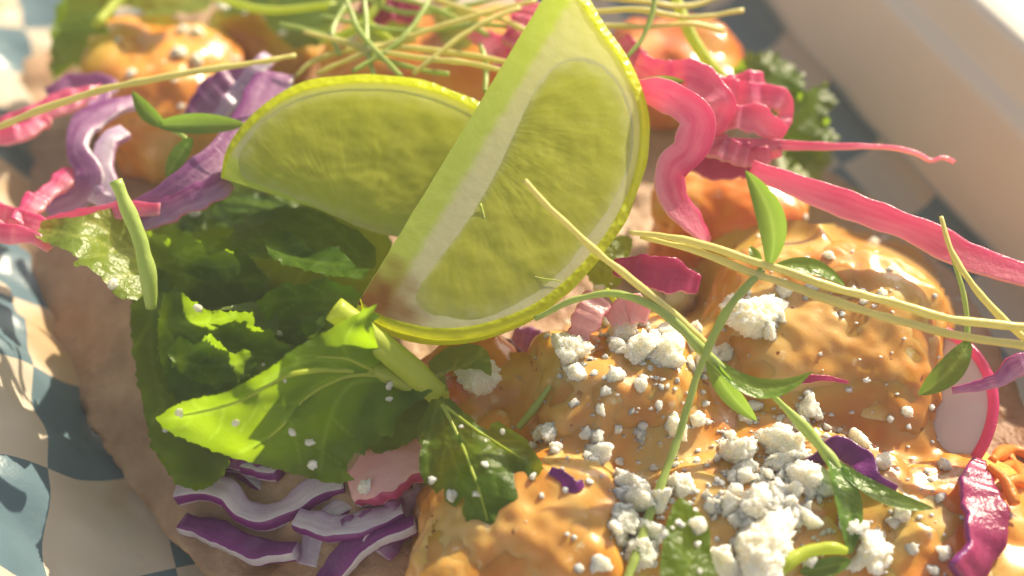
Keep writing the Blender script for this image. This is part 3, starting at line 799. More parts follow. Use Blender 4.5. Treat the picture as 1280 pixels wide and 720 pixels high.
sprig('dark glossy cilantro leaf standing at the edge of the cheese heap', [
    dict(outline=[(824, 740), (826, 700), (830, 665), (838, 640), (850, 622), (866, 634), (884, 654), (889, 690), (894, 740)],
         anchors=[(830, 700, 3.5), (850, 622, 3.6), (889, 690, 3.3), (890, 740, 3.3)], step=4, ripple=.06, seed=41, serr=1, veins=branch_veins((858, 735), [(852, 630)], 3))], [])
# blurred cilantro at the back
sprig('blurred cilantro leaves at the far end beside the orange chunk', [
    dict(outline=[(62, 40), (75, 0), (90, -40), (150, -50), (142, -5), (130, 20), (118, 55), (90, 82), (66, 98)], anchors=[(62, 90, 2.2), (140, -20, 2.4), (90, 20, 2.6)], step=7, ripple=.14, seed=43, serr=5),
    dict(outline=[(150, -30), (270, -40), (262, 8), (232, 16), (200, 20), (165, 10), (140, 4)], anchors=[(150, -20, 2.5), (262, 8, 2.6), (200, 20, 2.7)], step=7, ripple=.14, seed=44, serr=5, m=CIL_PALE)],
      [([D(120, 30, 21), D(150, 0, 21.5), D(190, -30, 22)], [.09, .09, .09])])
sprig('bright blurred cilantro leaf behind the back lime wedge', [
    dict(outline=[(325, -30), (440, -40), (436, 10), (420, 30), (400, 56), (372, 58), (345, 44), (330, 20)], anchors=[(330, 10, 2.6), (436, 0, 2.9), (385, 56, 2.9)], step=6, ripple=.12, seed=46, serr=4, veins=branch_veins((420, 45), [(340, 0)], 3)),
    dict(outline=[(255, -30), (330, -30), (332, 10), (300, 18), (270, 8)], anchors=[(255, -20, 2.5), (330, 0, 2.7), (300, 18, 2.7)], step=6, ripple=.1, seed=47, serr=4)],
      [([D(400, 50, 19.6), D(440, 40, 19.6), D(470, 10, 19.8), D(490, -30, 20.2)], [.07, .08, .08, .08])])
sprig('curly blurred cilantro between the pink cabbage and the blue checks', [
    dict(outline=[(905, 95), (925, 75), (950, 66), (975, 70), (1000, 90), (1005, 110), (1030, 105), (1045, 125), (1035, 150), (1045, 175), (1020, 200), (990, 205), (975, 175), (950, 150), (920, 130)],
         anchors=[(905, 95, 2.8), (975, 70, 3.0), (1045, 125, 2.7), (990, 205, 2.2), (980, 130, 3.2)], step=5, ripple=.28, rfreq=1.8, seed=49, serr=8, serr_n=.09),
    dict(outline=[(960, 165), (1010, 160), (1040, 190), (1030, 225), (1080, 245), (1075, 262), (1030, 250), (985, 235)],
         anchors=[(960, 165, 1.8), (1040, 190, 1.6), (1075, 262, 1.4), (985, 235, 1.6)], step=5, ripple=.2, rfreq=1.8, seed=50, serr=6, serr_n=.09, m=CIL_PALE)],
      [([D(842, -10, 19.5), D(862, 40, 19.3), D(885, 80, 19.2), D(915, 105, 19.3)], [.09, .10, .10, .08])])

sprig('sunlit blurred cilantro leaves along the far edge of the chunks', [
    dict(outline=[(120, -45), (190, -60), (250, -30), (240, 0), (215, 10), (180, 14), (150, 2)], anchors=[(120, -40, 3.3), (250, -30, 3.4), (180, 14, 3.2)], step=7, ripple=.15, seed=52, serr=6, m=CIL_PALE),
    dict(outline=[(345, -20), (385, -35), (425, -25), (430, 10), (418, 28), (392, 36), (365, 30), (350, 10)], anchors=[(345, -20, 3.4), (425, -25, 3.4), (392, 36, 3.3)], step=6, ripple=.15, seed=53, serr=5),
    dict(outline=[(520, -40), (580, -50), (600, -20), (560, 5), (530, -5)], anchors=[(520, -40, 3.2), (600, -20, 3.2), (560, 5, 3.1)], step=6, ripple=.15, seed=54, serr=5)],
      [([D(250, -10, 20.5), D(330, 12, 20.2), D(420, 5, 20.2)], [.06, .07, .06])])

sprig('lobed far cilantro leaves half hidden by the sprout tangle', [
    dict(outline=[(60, 96), (66, 60), (80, 20), (95, -20), (150, -40), (160, -10), (140, 15), (132, 40), (112, 50), (104, 75), (82, 84)], anchors=[(60, 96, 2.7), (95, -20, 3.3), (160, -10, 3.3), (104, 75, 3.0)], step=6, ripple=.15, seed=61, serr=8, serr_n=.08),
    dict(outline=[(440, 20), (470, 0), (500, 12), (520, 30), (505, 55), (480, 62), (455, 50)], anchors=[(440, 20, 3.0), (520, 30, 3.2), (480, 62, 3.0)], step=6, ripple=.15, seed=62, serr=6, serr_n=.1),
    dict(outline=[(540, 20), (575, 5), (600, 20), (605, 45), (580, 62), (552, 52)], anchors=[(540, 20, 3.0), (605, 45, 3.2), (552, 52, 3.0)], step=6, ripple=.15, seed=63, serr=6, serr_n=.1, m=CIL_PALE)],
      [([D(500, 60, 19.3), D(470, 35, 19.6), D(430, 10, 20.0)], [.05, .05, .05])])
# ------------------------------------------------------------------ cabbage shreds
def shred(label, pts, width, thick, mats, name='cabbage_shred', cat='cabbage', **kw):
    V, Fc, mi, uv = ribbon(pts, width, thick, **kw)
    o = mk(name, V, Fc, list(mats), midx=mi, uv=uv)
    return tag(o, label, cat, 'shreds of cabbage')
def dz(lst): return [D(*p) for p in lst]
PK, PU, MV = (PINK, PINKW), (LILAC, PURPLE), (MAUVE, LILAC)
UPW = np.array([0, .15, 1.0])
shred('long glossy pink cabbage strand reaching toward the blank tray wall', dz([(938, 212, 17.2), (1000, 234, 17.1), (1075, 262, 17.0), (1150, 290, 16.9), (1212, 322, 16.8), (1300, 350, 16.7)]), [.30, .36, .38, .42, .40, .30], .09, PK, seed=1, twist=.5, ruffle=.05)
shred('thin pink cabbage strand ending in a wispy crooked tip', dz([(868, 182, 17.6), (950, 181, 17.7), (1030, 183, 17.8), (1100, 184, 17.9), (1140, 190, 17.9), (1163, 201, 17.9), (1178, 197, 17.9), (1193, 203, 17.9)]), [.20, .20, .19, .15, .12, .08, .06, .04], .07, PK, seed=2, twist=1.2, ruffle=.03)
shred('wide pink cabbage curl hugging the right side of the upright lime', dz([(800, 112, 17.3), (845, 125, 16.9), (872, 150, 16.7), (862, 186, 16.7), (836, 212, 16.8), (842, 248, 16.8), (866, 280, 16.9), (884, 304, 17.1)]), [.32, .46, .5, .5, .44, .40, .36, .2], .08, (PINK, PINKW), seed=3, twist=1.3, ruffle=.08)
shred('pink cabbage curl folded against the lime rind', dz([(795, 80, 17.8), (830, 100, 17.6), (868, 100, 17.5), (900, 130, 17.4), (880, 170, 17.4)]), [.4, .6, .5, .5, .3], .07, PK, seed=4, twist=1.0, ruffle=.12)
shred('crinkled bright pink cabbage fold above the thin strand', dz([(850, 120, 17.9), (890, 116, 17.8), (930, 122, 17.8), (965, 120, 17.9), (984, 140, 18.0), (978, 165, 18.0)]), [.3, .42, .44, .4, .4, .2], .07, PK, seed=5, twist=.9, ruffle=.14, rf=4)
shred('crinkled pink cabbage fold lying along the thin strand', dz([(856, 150, 17.75), (900, 146, 17.65), (945, 150, 17.7), (980, 168, 17.8)]), [.3, .42, .4, .3], .07, PK, seed=6, twist=-.6, ruffle=.12, rf=4)
shred('shaded dark pink cabbage strip beneath the pink folds', dz([(850, 190, 18.0), (890, 205, 18.0), (930, 205, 18.1), (962, 225, 18.1)]), [.4, .5, .45, .3], .1, (MAGENTA, PINKW), seed=7, ruffle=.1)
shred('magenta cabbage flake under the cheese lumps beside the lobed leaf', dz([(768, 332, 16.75), (800, 338, 16.65), (835, 344, 16.6), (872, 356, 16.7)]), [.22, .42, .48, .25], .10, (MAGENTA, PINK), seed=8, twist=.4, ruffle=.05)
shred('pink onion-like flake crusted with cheese under the bent sprout', dz([(722, 420, 16.35), (735, 395, 16.3), (748, 372, 16.45)]), [.30, .42, .38], .12, (PINKW, PINK), seed=9, ruffle=.04)
shred('faded pink flake between the cheese lumps', dz([(760, 400, 16.5), (785, 385, 16.45), (812, 392, 16.4)]), [.25, .4, .3], .1, (PINKW, PINK), seed=10, ruffle=.04)
shred('ruffled pink cabbage fold at the back of the pink bunch', dz([(838, 108, 18.2), (872, 98, 18.2), (905, 112, 18.2), (940, 108, 18.3), (975, 128, 18.4)]), [.3, .4, .45, .4, .3], .1, PK, seed=17, twist=1.2, ruffle=.2, rf=5)
shred('pink cabbage loop hanging below the bunch toward the deep orange chunk', dz([(870, 172, 17.7), (905, 186, 17.6), (945, 196, 17.7), (975, 186, 17.8)]), [.3, .4, .36, .2], .1, PK, seed=18, twist=-1.0, ruffle=.15, rf=4)
# purple, lower left
shred('wavy purple cabbage shred with pale lilac top below the bright leaf', dz([(225, 618, 16.9), (258, 612, 16.8), (285, 618, 16.75), (305, 640, 16.7), (335, 648, 16.65), (365, 636, 16.6), (392, 616, 16.6), (432, 606, 16.6)]), .34, .26, PU, upv=UPW, seed=11, ruffle=.03)
shred('second wavy purple shred above and behind the lowest lilac curl', dz([(255, 590, 17.3), (290, 585, 17.2), (318, 600, 17.1), (345, 616, 17.1), (378, 608, 17.1), (400, 590, 17.1), (430, 585, 17.1)]), .32, .24, PU, upv=UPW, seed=12, ruffle=.03)
shred('short purple cabbage shred pointing at the pink onion piece', dz([(388, 708, 16.3), (398, 672, 16.4), (418, 645, 16.45), (452, 628, 16.5), (480, 620, 16.6)]), .34, .24, PU, upv=UPW, seed=13, ruffle=.03)
shred('dark purple shred at the foot of the amber chunk', dz([(470, 745, 15.9), (492, 705, 16.1), (515, 682, 16.2), (548, 672, 16.3)]), .34, .2, (PURPLE, LILAC), upv=UPW, seed=14, ruffle=.04)
shred('purple shred half under the pink onion piece', dz([(412, 620, 16.7), (440, 600, 16.75), (470, 585, 16.8), (500, 560, 16.9)]), .32, .2, PU, upv=UPW, seed=15)
shred('small purple cabbage fleck stuck in the amber sauce', [S(688, 588, .04), S(704, 596, .06), S(716, 608, .06), S(728, 604, .04)], [.1, .14, .2, .1], .06, (PURPLE, PURPLE), seed=16)
for i, (lab, ps) in enumerate([
    ('purple shred lying flat on the tortilla below the wavy lilac curls', [(230, 655, 17.0), (275, 668, 16.9), (320, 690, 16.75), (372, 690, 16.6)]),
    ('purple shred sliding under the bright leaf from the lilac curls', [(225, 585, 17.4), (262, 572, 17.35), (305, 580, 17.3), (350, 592, 17.2)]),
    ('violet shred crossing beneath the onion piece', [(372, 650, 16.8), (420, 662, 16.6), (462, 655, 16.5), (505, 640, 16.5)]),
    ('violet shred curving along the base of the amber chunk', [(400, 740, 16.1), (430, 700, 16.2), (470, 672, 16.3), (520, 655, 16.4)]),
    ('dark violet shred in the shade under the bright leaf', [(205, 560, 17.6), (240, 548, 17.5), (290, 555, 17.4), (330, 570, 17.3)])]):
    shred(lab, [S(q[0], q[1], .16) for q in ps], [.30, .36, .36, .22], .2, PU if i % 3 else (PURPLE, LILAC), upv=UPW, seed=80 + i, ruffle=.05, rf=2, twist=.3)
# mauve, upper left
shred('mauve cabbage curl looping over the dark gap', dz([(62, 262, 18.6), (100, 245, 18.4), (112, 218, 18.3), (98, 188, 18.5), (106, 158, 18.8), (140, 136, 19.1), (175, 128, 19.4)]), [.3, .36, .42, .42, .4, .4, .3], .16, MV, seed=21, twist=.8)
shred('pale mauve cabbage loop beside the far sauced chunk', dz([(110, 236, 18.4), (135, 246, 18.3), (128, 210, 18.5), (136, 178, 18.7), (156, 166, 18.9)]), [.3, .34, .36, .36, .3], .16, (LILAC, MAUVE), seed=22, twist=.6)
shred('broad mauve cabbage band running up to the far crumbs', dz([(120, 290, 17.7), (180, 262, 17.6), (240, 222, 17.7), (290, 182, 18.1), (325, 135, 18.6), (345, 95, 19.1)]), [.2, .4, .46, .5, .6, .6], .14, MV, seed=23, twist=.3)
shred('ribbed mauve cabbage strip above the back lime wedge', dz([(238, 150, 19.2), (268, 122, 19.3), (300, 100, 19.4), (330, 92, 19.5)]), [.3, .55, .55, .3], .14, (MAUVE, LILAC), seed=24, ruffle=.1)
shred('pale ribbed cabbage strip nearest the far crumbs', dz([(268, 150, 18.9), (295, 125, 19.0), (318, 96, 19.1), (338, 70, 19.3)]), [.25, .35, .35, .25], .14, (LILAC, MAUVE), seed=25, ruffle=.1)
shred('mauve cabbage strip tucked under the broad band', dz([(170, 285, 17.5), (220, 258, 17.45), (262, 240, 17.5), (285, 225, 17.6)]), [.2, .4, .4, .3], .12, (MAUVE, PINK), seed=26, ruffle=.06)
shred('pink and mauve cabbage strip behind the upright cut stem', dz([(60, 285, 17.6), (110, 272, 17.5), (160, 262, 17.4), (200, 262, 17.4)]), [.3, .3, .26, .2], .1, PK, seed=27, ruffle=.05)
for i, (lab, ps, w) in enumerate([
    ('bright pink cabbage strand drooping over the brown tortilla edge', [(-30, 278, 17.4), (10, 292, 17.2), (40, 296, 17.1), (62, 312, 17.1)], [.25, .3, .26, .1]),
    ('hot pink cabbage strand leaving the pale leaf tip', [(-30, 262, 17.8), (15, 272, 17.5), (50, 282, 17.3), (66, 292, 17.3)], [.3, .36, .3, .2]),
    ('faded pink cabbage strand slanting over the hot pink ones', [(20, 282, 17.3), (40, 258, 17.6), (62, 240, 18.0), (92, 215, 18.4)], [.3, .34, .3, .3]),
    ('pink cabbage ribbon under the long yellow sprout stem', [(-30, 182, 19.3), (30, 152, 19.5), (80, 128, 19.8), (130, 115, 20.2)], [.4, .4, .36, .3]),
    ('pale pink cabbage ribbon at the dark gap below the yellow stem', [(-30, 172, 19.0), (5, 170, 18.9), (30, 166, 19.0), (60, 150, 19.3)], [.3, .3, .26, .2]),
    ('mauve pink cabbage ribbon between the far chunk and the dark gap', [(60, 120, 20.3), (100, 104, 20.5), (130, 112, 20.4), (120, 140, 19.8)], [.3, .4, .4, .3])]):
    shred(lab, dz(ps), w, .13, PK if i < 5 else MV, seed=30 + i, ruffle=.08, twist=.6)
# right side
shred('purple cabbage scrap with damp sparkles beside the shredded carrot', [S(1222, 578, .1), S(1222, 612, .16), S(1232, 650, .16), S(1222, 690, .16), S(1200, 725, .12)], [.2, .55, .6, .5, .6], .14, (MAGENTA, PURPLE), seed=41, twist=.5, ruffle=.05)
shred('dark purple cabbage curl sunk beside the sprout fork', [S(1010, 585, .03), S(1045, 560, .10), S(1075, 575, .12), S(1090, 600, .10), S(1118, 612, .05)], [.2, .34, .34, .26, .16], .1, (PURPLE, MAUVE), seed=42, ruffle=.05)
shred('thin mauve shred poking from the radish past the dull leaf', dz([(1190, 488, 16.3), (1225, 482, 16.2), (1252, 472, 16.1), (1275, 452, 16.1), (1290, 460, 16.1)]), [.1, .14, .2, .3, .2], .08, (MAUVE, PINK), seed=43, ruffle=.05)
shred('thin magenta thread lying along the crescent sprout leaf', dz([(985, 478, 15.95), (1015, 473, 15.95), (1035, 473, 16.0), (1060, 478, 16.1)]), [.06, .10, .08, .03], .04, (MAGENTA, PINK), seed=44)
shred('dark red cabbage scrap behind the sprout tangle', dz([(452, 5, 20.2), (475, 12, 20.1), (500, 8, 20.2), (520, 20, 20.3)]), [.3, .5, .5, .3], .14, (MAGENTA, PINK), seed=45, ruffle=.1)
shred('pink cabbage scrap between the upright lime and the far stems', dz([(640, 60, 19.0), (652, 35, 19.2), (660, 5, 19.5)]), [.4, .5, .4], .12, PK, seed=46, ruffle=.1)
shred('pink cabbage scrap behind the lime rind', dz([(776, 50, 18.6), (795, 75, 18.5), (812, 95, 18.4)]), [.3, .4, .3], .12, PK, seed=47, ruffle=.1)
shred('pink cabbage scrap under the far sprout stems', dz([(590, 40, 19.9), (620, 60, 19.6), (640, 95, 19.2)]), [.3, .4, .3], .12, PK, seed=48, ruffle=.1)
# hidden bed that fills the gaps between the tacos
bed = [((470, 560), (520, 585), (570, 600)), ((530, 620), (500, 650), (470, 690)), ((620, 440), (650, 460), (690, 480)), ((640, 420), (680, 430), (705, 450)), ((240, 540), (290, 560), (340, 575)),
       ((430, 660), (470, 650), (510, 640)), ((620, 500), (650, 520), (680, 515)), ((850, 230), (880, 250), (860, 300)), ((400, 440), (430, 470), (420, 510))]
for i, b in enumerate(bed):
    z0 = 2.0 + .1 * (i % 3)
    shred('dull purple cabbage shred in a shaded gap between the fillings', [P(*q, z0) + [0, 0, .1 * math.sin(i + j)] for j, q in enumerate(b)], .42, .16, (MAUVE, LILAC) if i % 2 else (PURPLE, LILAC), seed=60 + i, ruffle=.12)

# onion piece: thick pale wedge with magenta skin
V, Fc, mi, uv = ribbon(dz([(444, 612, 16.25), (470, 598, 16.15), (500, 585, 16.15), (530, 570, 16.3)]), [.55, .72, .78, .6], .30, seed=71, upv=np.array([-.2, -.1, 1.0]), taper=(.8, .9))
o = mk('red_onion_piece', V, Fc, [PINKW, MAGENTA], midx=mi, uv=uv)
tag(o, 'pale pink onion piece with magenta skin between leaf and purple shreds', 'onion')

# radish slice, rim pink
def radish():
    c = D(1112, 510, 17.0); ex = unit(D(1232, 530, 16.35) - c); ey0 = D(1160, 350, 17.4) - c
    ey = unit(ey0 - ex * (ey0 @ ex)); en = unit(np.cross(ex, ey)); R_ = 1.36
    t_ = thing('radish_slice', 'round radish slice with pink rim slipped beneath the large chunk', 'radish', c - [0, 0, .6])
    V, Fc = [], []
    for k_ in range(13):
        for j in range(72):
            a = 2 * math.pi * j / 72; r = R_ * (1 - .03) * (1 - k_ / 12)
            V.append(c + (ex * math.cos(a) + ey * math.sin(a)) * r * (1 + .02 * math.sin(3 * a)) + en * (.07 * (1 - (r / R_) ** 8) + .03 * math.sin(2 * a + r)))
    for k_ in range(12):
        for j in range(72):
            j2 = (j + 1) % 72; Fc.append((k_ * 72 + j, k_ * 72 + j2, (k_ + 1) * 72 + j2, (k_ + 1) * 72 + j))
    mk('radish_flesh', V, Fc, RADISH, t_)
    pts = [c + (ex * math.cos(a) + ey * math.sin(a)) * R_ * (1 + .02 * math.sin(3 * a)) + en * .03 * math.sin(2 * a + R_) for a in np.linspace(0, 2 * math.pi, 40)]
    V, Fc = tube(pts, [.075], 8, 1.3, False, 90)
    mk('rind', V, Fc, PINK, t_)
radish()

# shredded carrot strands at the right edge
for i, (a, b, c) in enumerate([((1240, 575), (1262, 562), (1290, 570)), ((1242, 592), (1266, 582), (1295, 590)), ((1246, 612), (1270, 600), (1296, 612)), ((1236, 584), (1256, 600), (1268, 630)), ((1250, 560), (1268, 578), (1285, 612))]):
    d0 = 15.95 - .04 * i
    V, Fc = tube([S(*a, .05 + .04 * i), S(*b, .12 + .04 * i), S(*c, .05 + .04 * i)], [.06, .10, .08], 7, 1, True, 18, .5, i)
    o = mk('carrot_shred', V, Fc, CARROT); tag(o, 'orange carrot shred in the small pile beside the purple scrap', 'carrot', 'carrot shreds')

rebuild()
# ------------------------------------------------------------------ microgreens
def spoon(base, tip, width, bend=.15, side=None, m=MICRO, n=22, roll=0.0, cup=.25):
    """cotyledon blade between two points"""
    base, tip = np.asarray(base), np.asarray(tip)
    t = unit(tip - base); L = np.linalg.norm(tip - base)
    nn = unit(-FW - t * (-FW @ t)); s = np.cross(t, nn)
    s, nn = s * math.cos(roll) + nn * math.sin(roll), nn * math.cos(roll) - s * math.sin(roll)
    sd = np.zeros(3) if side is None else np.asarray(side)
    V, Fc, vein = [], [], []
    M = 9
    for k_ in range(n):
        u = k_ / (n - 1)
        w = width * .5 * (math.sin(math.pi * min(1, u ** .8)) ** .75 * (.55 + .45 * u) + .10 * (1 - u) + .01)
        c = base + t * L * u + nn * bend * L * math.sin(math.pi * u) * .6 + sd * 4 * u * (1 - u)
        for j in range(M):
            x = 2 * j / (M - 1) - 1
            V.append(c + s * x * w + nn * cup * w * (x * x)); vein.append(math.exp(-(x / .18) ** 2) * .8)
    for k_ in range(n - 1):
        for j in range(M - 1): Fc.append((k_ * M + j, k_ * M + j + 1, (k_ + 1) * M + j + 1, (k_ + 1) * M + j))
    return np.array(V), Fc, vein
def above(px, py, d, off=.05):
    return min(d, (S(px, py, off) - EYE) @ FW)
def DA(px, py, d, off=.08): return D(px, py, above(px, py, d, off))
def micro(label, stems, leaves=(), sm=STEM_MICRO, group='sprouts strewn over the food', free=False):
    tb = [tube([D(*q) if free else DA(*q, .04 + max(r)) for q in p], r, 8, .85, True, max(18, 9 * len(p)), .3, i) for i, (p, r) in enumerate(stems)]
    lv = [spoon(**l) for l in leaves]
    pts = np.vstack([b[0] for b in tb] + [l[0] for l in lv]); base = pts.mean(0); base[2] = pts[:, 2].min()
    t_ = thing('microgreen_sprout', label, 'sprout', base, group)
    for b in tb: mk('stem', b[0], b[1], sm, t_)
    for l in lv: mk('leaf', l[0], l[1], MICRO, t_, attr={'vein': l[2]})
micro('pale sprout stem crossing the flesh of the upright lime', [([(656, 225, 15.3), (700, 273, 15.35), (760, 326, 15.5), (820, 376, 15.65), (862, 412, 15.75), (884, 432, 15.8)], [.035, .042, .045, .05, .055, .05])], sm=STEM_PALE)
micro('bent sprout with crescent leaf and darker leaf over the cheese lumps', [([(668, 400, 15.9), (715, 376, 15.75), (765, 367, 15.65), (812, 382, 15.65), (850, 410, 15.7), (884, 444, 15.75), (905, 462, 15.8)], [.03, .045, .045, .05, .06, .07, .05])],
      [dict(base=DA(882, 440, 15.75), tip=DA(1016, 464, 15.6), width=.36, bend=-.06, side=-UP * .34, roll=.5), dict(base=DA(884, 444, 15.78), tip=DA(946, 526, 15.95), width=.34, bend=.1, side=-RT * .05, roll=-.4)], STEM_MICRO)
micro('tall sprout with upright leaf and arching leaf above the cheese', [([(952, 336, 15.6), (918, 375, 15.55), (893, 415, 15.6), (872, 470, 15.6), (845, 555, 15.55), (815, 635, 15.4), (780, 735, 15.2)], [.05, .06, .055, .05, .055, .06, .06])],
      [dict(base=DA(962, 332, 15.6), tip=DA(932, 213, 15.4), width=.44, bend=.08, side=RT * .17, roll=.2), dict(base=DA(966, 334, 15.6), tip=DA(1057, 357, 15.7), width=.28, bend=.1, side=UP * .10, roll=.4), dict(base=DA(950, 334, 15.62), tip=DA(938, 308, 15.7), width=.18, bend=.1)])
micro('upper of two long pale sprout stems lying across the large chunk', [([(786, 291, 15.9), (850, 299, 15.75), (934, 323, 15.6), (1018, 352, 15.5), (1119, 379, 15.5), (1186, 398, 15.5), (1300, 411, 15.5)], [.03, .055, .055, .055, .055, .055])], sm=STEM_PALE)
micro('lower of two long pale sprout stems lying across the large chunk', [([(800, 296, 15.95), (870, 314, 15.75), (934, 338, 15.6), (1018, 368, 15.5), (1119, 400, 15.5), (1203, 420, 15.5), (1300, 435, 15.5)], [.03, .05, .055, .055, .055, .055])], sm=STEM_PALE)
micro('forked sprout with drooping leaf and spoon leaf beside the cheese heap', [([(966, 494, 15.75), (1000, 528, 15.7), (1028, 562, 15.65), (1050, 590, 15.6), (1064, 606, 15.6)], [.03, .06, .08, .08, .05])],
      [dict(base=DA(1036, 568, 15.62), tip=DA(1062, 694, 15.55), width=.46, bend=.1, side=RT * .06, roll=.3), dict(base=DA(1040, 575, 15.6), tip=DA(1168, 636, 15.5, .3), width=.34, bend=-.05, side=-UP * .10 - RT * .04 - FW * .12, roll=.7)])
micro('thick bright sprout stem arching over the pale cheese lump', [([(960, 735, 15.1), (982, 706, 15.15), (1010, 690, 15.2), (1040, 685, 15.3), (1058, 688, 15.4)], [.09, .095, .095, .09, .05])], [dict(base=DA(1000, 715, 15.3), tip=DA(1064, 700, 15.4), width=.3, bend=.1)], STEM_GREEN)
micro('yellow sprout stem hanging from the long pink strand', [([(1176, 272, 16.4), (1192, 320, 16.2), (1222, 366, 16.0), (1256, 400, 15.9), (1300, 440, 15.8)], [.03, .045, .05, .05, .05])], sm=STEM_PALE)
micro('sprout with a dull leaf drooping over the radish rim', [([(1190, 318, 16.25), (1203, 365, 16.15), (1210, 405, 16.1), (1206, 438, 16.05)], [.03, .035, .035, .04])], [dict(base=DA(1212, 426, 16.0), tip=DA(1148, 494, 15.95), width=.42, bend=.12, side=-UP * .06 + RT * .05, roll=-.3)])
micro('long yellow sprout stem stretching over the pink ribbon', [([(-20, 167, 18.0), (60, 133, 17.9), (150, 107, 17.9), (240, 90, 18.0), (310, 80, 18.2), (370, 70, 18.5)], [.05, .055, .055, .05, .05, .04])], sm=STEM_PALE)
micro('three-leaved sprout above the mauve cabbage band', [([(205, 158, 18.2), (225, 168, 18.1), (240, 180, 18.1)], [.03, .04, .03])],
      [dict(base=DA(208, 158, 18.1), tip=DA(165, 114, 18.2), width=.30, bend=.1, side=-UP * .08), dict(base=DA(196, 156, 17.9), tip=DA(308, 156, 17.8), width=.38, bend=.1), dict(base=DA(240, 172, 18.0), tip=DA(208, 222, 17.9), width=.32, bend=.1)])
tangle = [
    ('straight pale sprout stem in the tangle above the back lime', [(380, 40, 19.0), (450, 55, 18.8), (540, 62, 18.7), (680, 85, 18.4)]),
    ('yellow sprout stem rising left of the upright lime top', [(395, 92, 18.6), (470, 60, 18.7), (560, 30, 18.9), (670, 0, 19.2)]),
    ('sprout stem crossing just above the back lime rind', [(430, 55, 18.9), (500, 68, 18.5), (580, 78, 18.3), (640, 92, 18.2)]),
    ('sprout stem dropping toward the back lime rind', [(430, -10, 19.2), (445, 30, 18.9), (470, 62, 18.6), (500, 95, 18.3)]),
    ('short upright sprout stem in the far tangle', [(455, -15, 19.4), (458, 30, 19.0), (462, 75, 18.6), (470, 100, 18.4)]),
    ('sprout stem leaning from the rind to the lime top', [(515, 92, 18.3), (545, 68, 18.4), (600, 30, 18.7), (650, 10, 19)]),
    ('hair-thin sprout stem in the far tangle', [(400, 20, 19.5), (500, 38, 19.2), (600, 32, 19.2), (680, 40, 19.0)]),
    ('looping sprout stem at the top of the far tangle', [(420, -20, 20.0), (500, 15, 19.8), (580, 8, 19.8), (670, -15, 19.8)]),
    ('sprout stem hanging beside the upright lime', [(600, 55, 18.8), (607, 80, 18.6), (606, 115, 18.3)]),
    ('pale sprout stem slanting under the far green leaf', [(350, 30, 19.4), (420, 48, 19.1), (500, 80, 18.7), (560, 92, 18.4)]),
    ('pale sprout stem skimming the top of the upright lime', [(520, -10, 19.6), (580, 12, 19.3), (640, 30, 19.0), (690, 60, 18.8)]),
    ('pale sprout stem arching over the dark red scrap', [(410, 10, 19.9), (470, -5, 19.8), (540, 10, 19.7), (610, 45, 19.2)]),
    ('pale sprout stem crossing two others near the back lime', [(440, 90, 18.4), (500, 50, 18.7), (530, 10, 19.1), (545, -25, 19.5)]),
    ('pale sprout stem fanning out beside the far green leaf', [(425, 70, 18.8), (415, 40, 19.1), (430, 10, 19.5), (450, -25, 19.9)]),
    ('green sprout stem below the blurred bright leaf', [(370, 95, 18.9), (395, 75, 19.0), (440, 62, 19.1), (520, 50, 19.2)])]
for lab, ps in tangle:
    micro(lab, [(ps, [.032, .044, .044, .036])], sm=STEM_PALE if rng.random() < .45 else STEM_MICRO, free=True)
for lab, ps in [('pale sprout stem jutting right from behind the lime top', [(735, 14, 18.6), (800, 12, 18.6), (870, 22, 18.7), (930, 12, 18.8)]),
                ('second pale sprout stem right of the lime top', [(740, 30, 18.5), (800, 34, 18.6), (860, 30, 18.8), (905, 40, 19.0)]),
                ('uppermost sprout stem right of the lime top', [(740, -8, 19.0), (800, 2, 19), (860, 8, 19.2), (900, -5, 19.4)])]:
    micro(lab, [(ps, [.045, .05, .045, .04])], sm=STEM_PALE, free=True)
micro('dark green sprout stem bending down beside the lime top', [([(820, -20, 18.0), (815, 20, 17.9), (802, 50, 17.8), (784, 72, 17.7)], [.04, .045, .04, .03])])
micro('green sprout leaf lying flat above the pink folds', [([(790, 104, 17.6), (800, 104, 17.5)], [.03, .03])], [dict(base=DA(796, 104, 17.45), tip=DA(856, 102, 17.4), width=.22, bend=.05)])
micro('sprout shoot pressed into the amber sauce', [([(648, 535, 16.3), (668, 510, 16.2), (688, 482, 16.2)], [.05, .055, .03])])

# ------------------------------------------------------------------ cheese
def crumb_mesh(seed, sub, nb=9, spread=.55):
    r_ = np.random.RandomState(seed)
    V, Fc = ICO[sub]
    cs = r_.normal(size=(nb, 3)); cs = cs / np.linalg.norm(cs, axis=1)[:, None] * (r_.rand(nb, 1) ** .5) * spread
    rs = .22 + .30 * r_.rand(nb); cs = np.vstack([[0, 0, 0], cs]); rs = np.r_[.58, rs]
    dt = V @ cs.T; disc = rs ** 2 - ((cs ** 2).sum(1)[None] - dt ** 2)
    r = np.where(disc > 0, dt + np.sqrt(np.maximum(disc, 0)), 0).max(1)
    for _ in range(9):                      # broken, angular faces
        nv = r_.normal(size=3); nv /= np.linalg.norm(nv); dv = V @ nv
        r = np.where(dv > .05, np.minimum(r, (.36 + .3 * r_.rand()) / np.maximum(dv, .05)), r)
    out = []
    for v, q in zip(V, r):
        p = v * q
        out.append(p * (1 + .26 * nz(p, 2.3, seed) + .16 * nz(p, 5.5, seed + 1) + (.16 * nz(p, 12, seed + 2) + .10 * nz(p, 26, seed + 3) if sub > 3 else 0)))
    me = bpy.data.meshes.new('cheese_crumb')
    me.from_pydata((np.array(out) * CM).tolist(), [], Fc); me.materials.append(CHEESE)
    me.polygons.foreach_set('use_smooth', [True] * len(me.polygons)); me.update()
    return me
BIG = [crumb_mesh(100 + i, 5, 14, .6) for i in range(6)]
MID = [crumb_mesh(200 + i, 4, 8, .5) for i in range(8)]
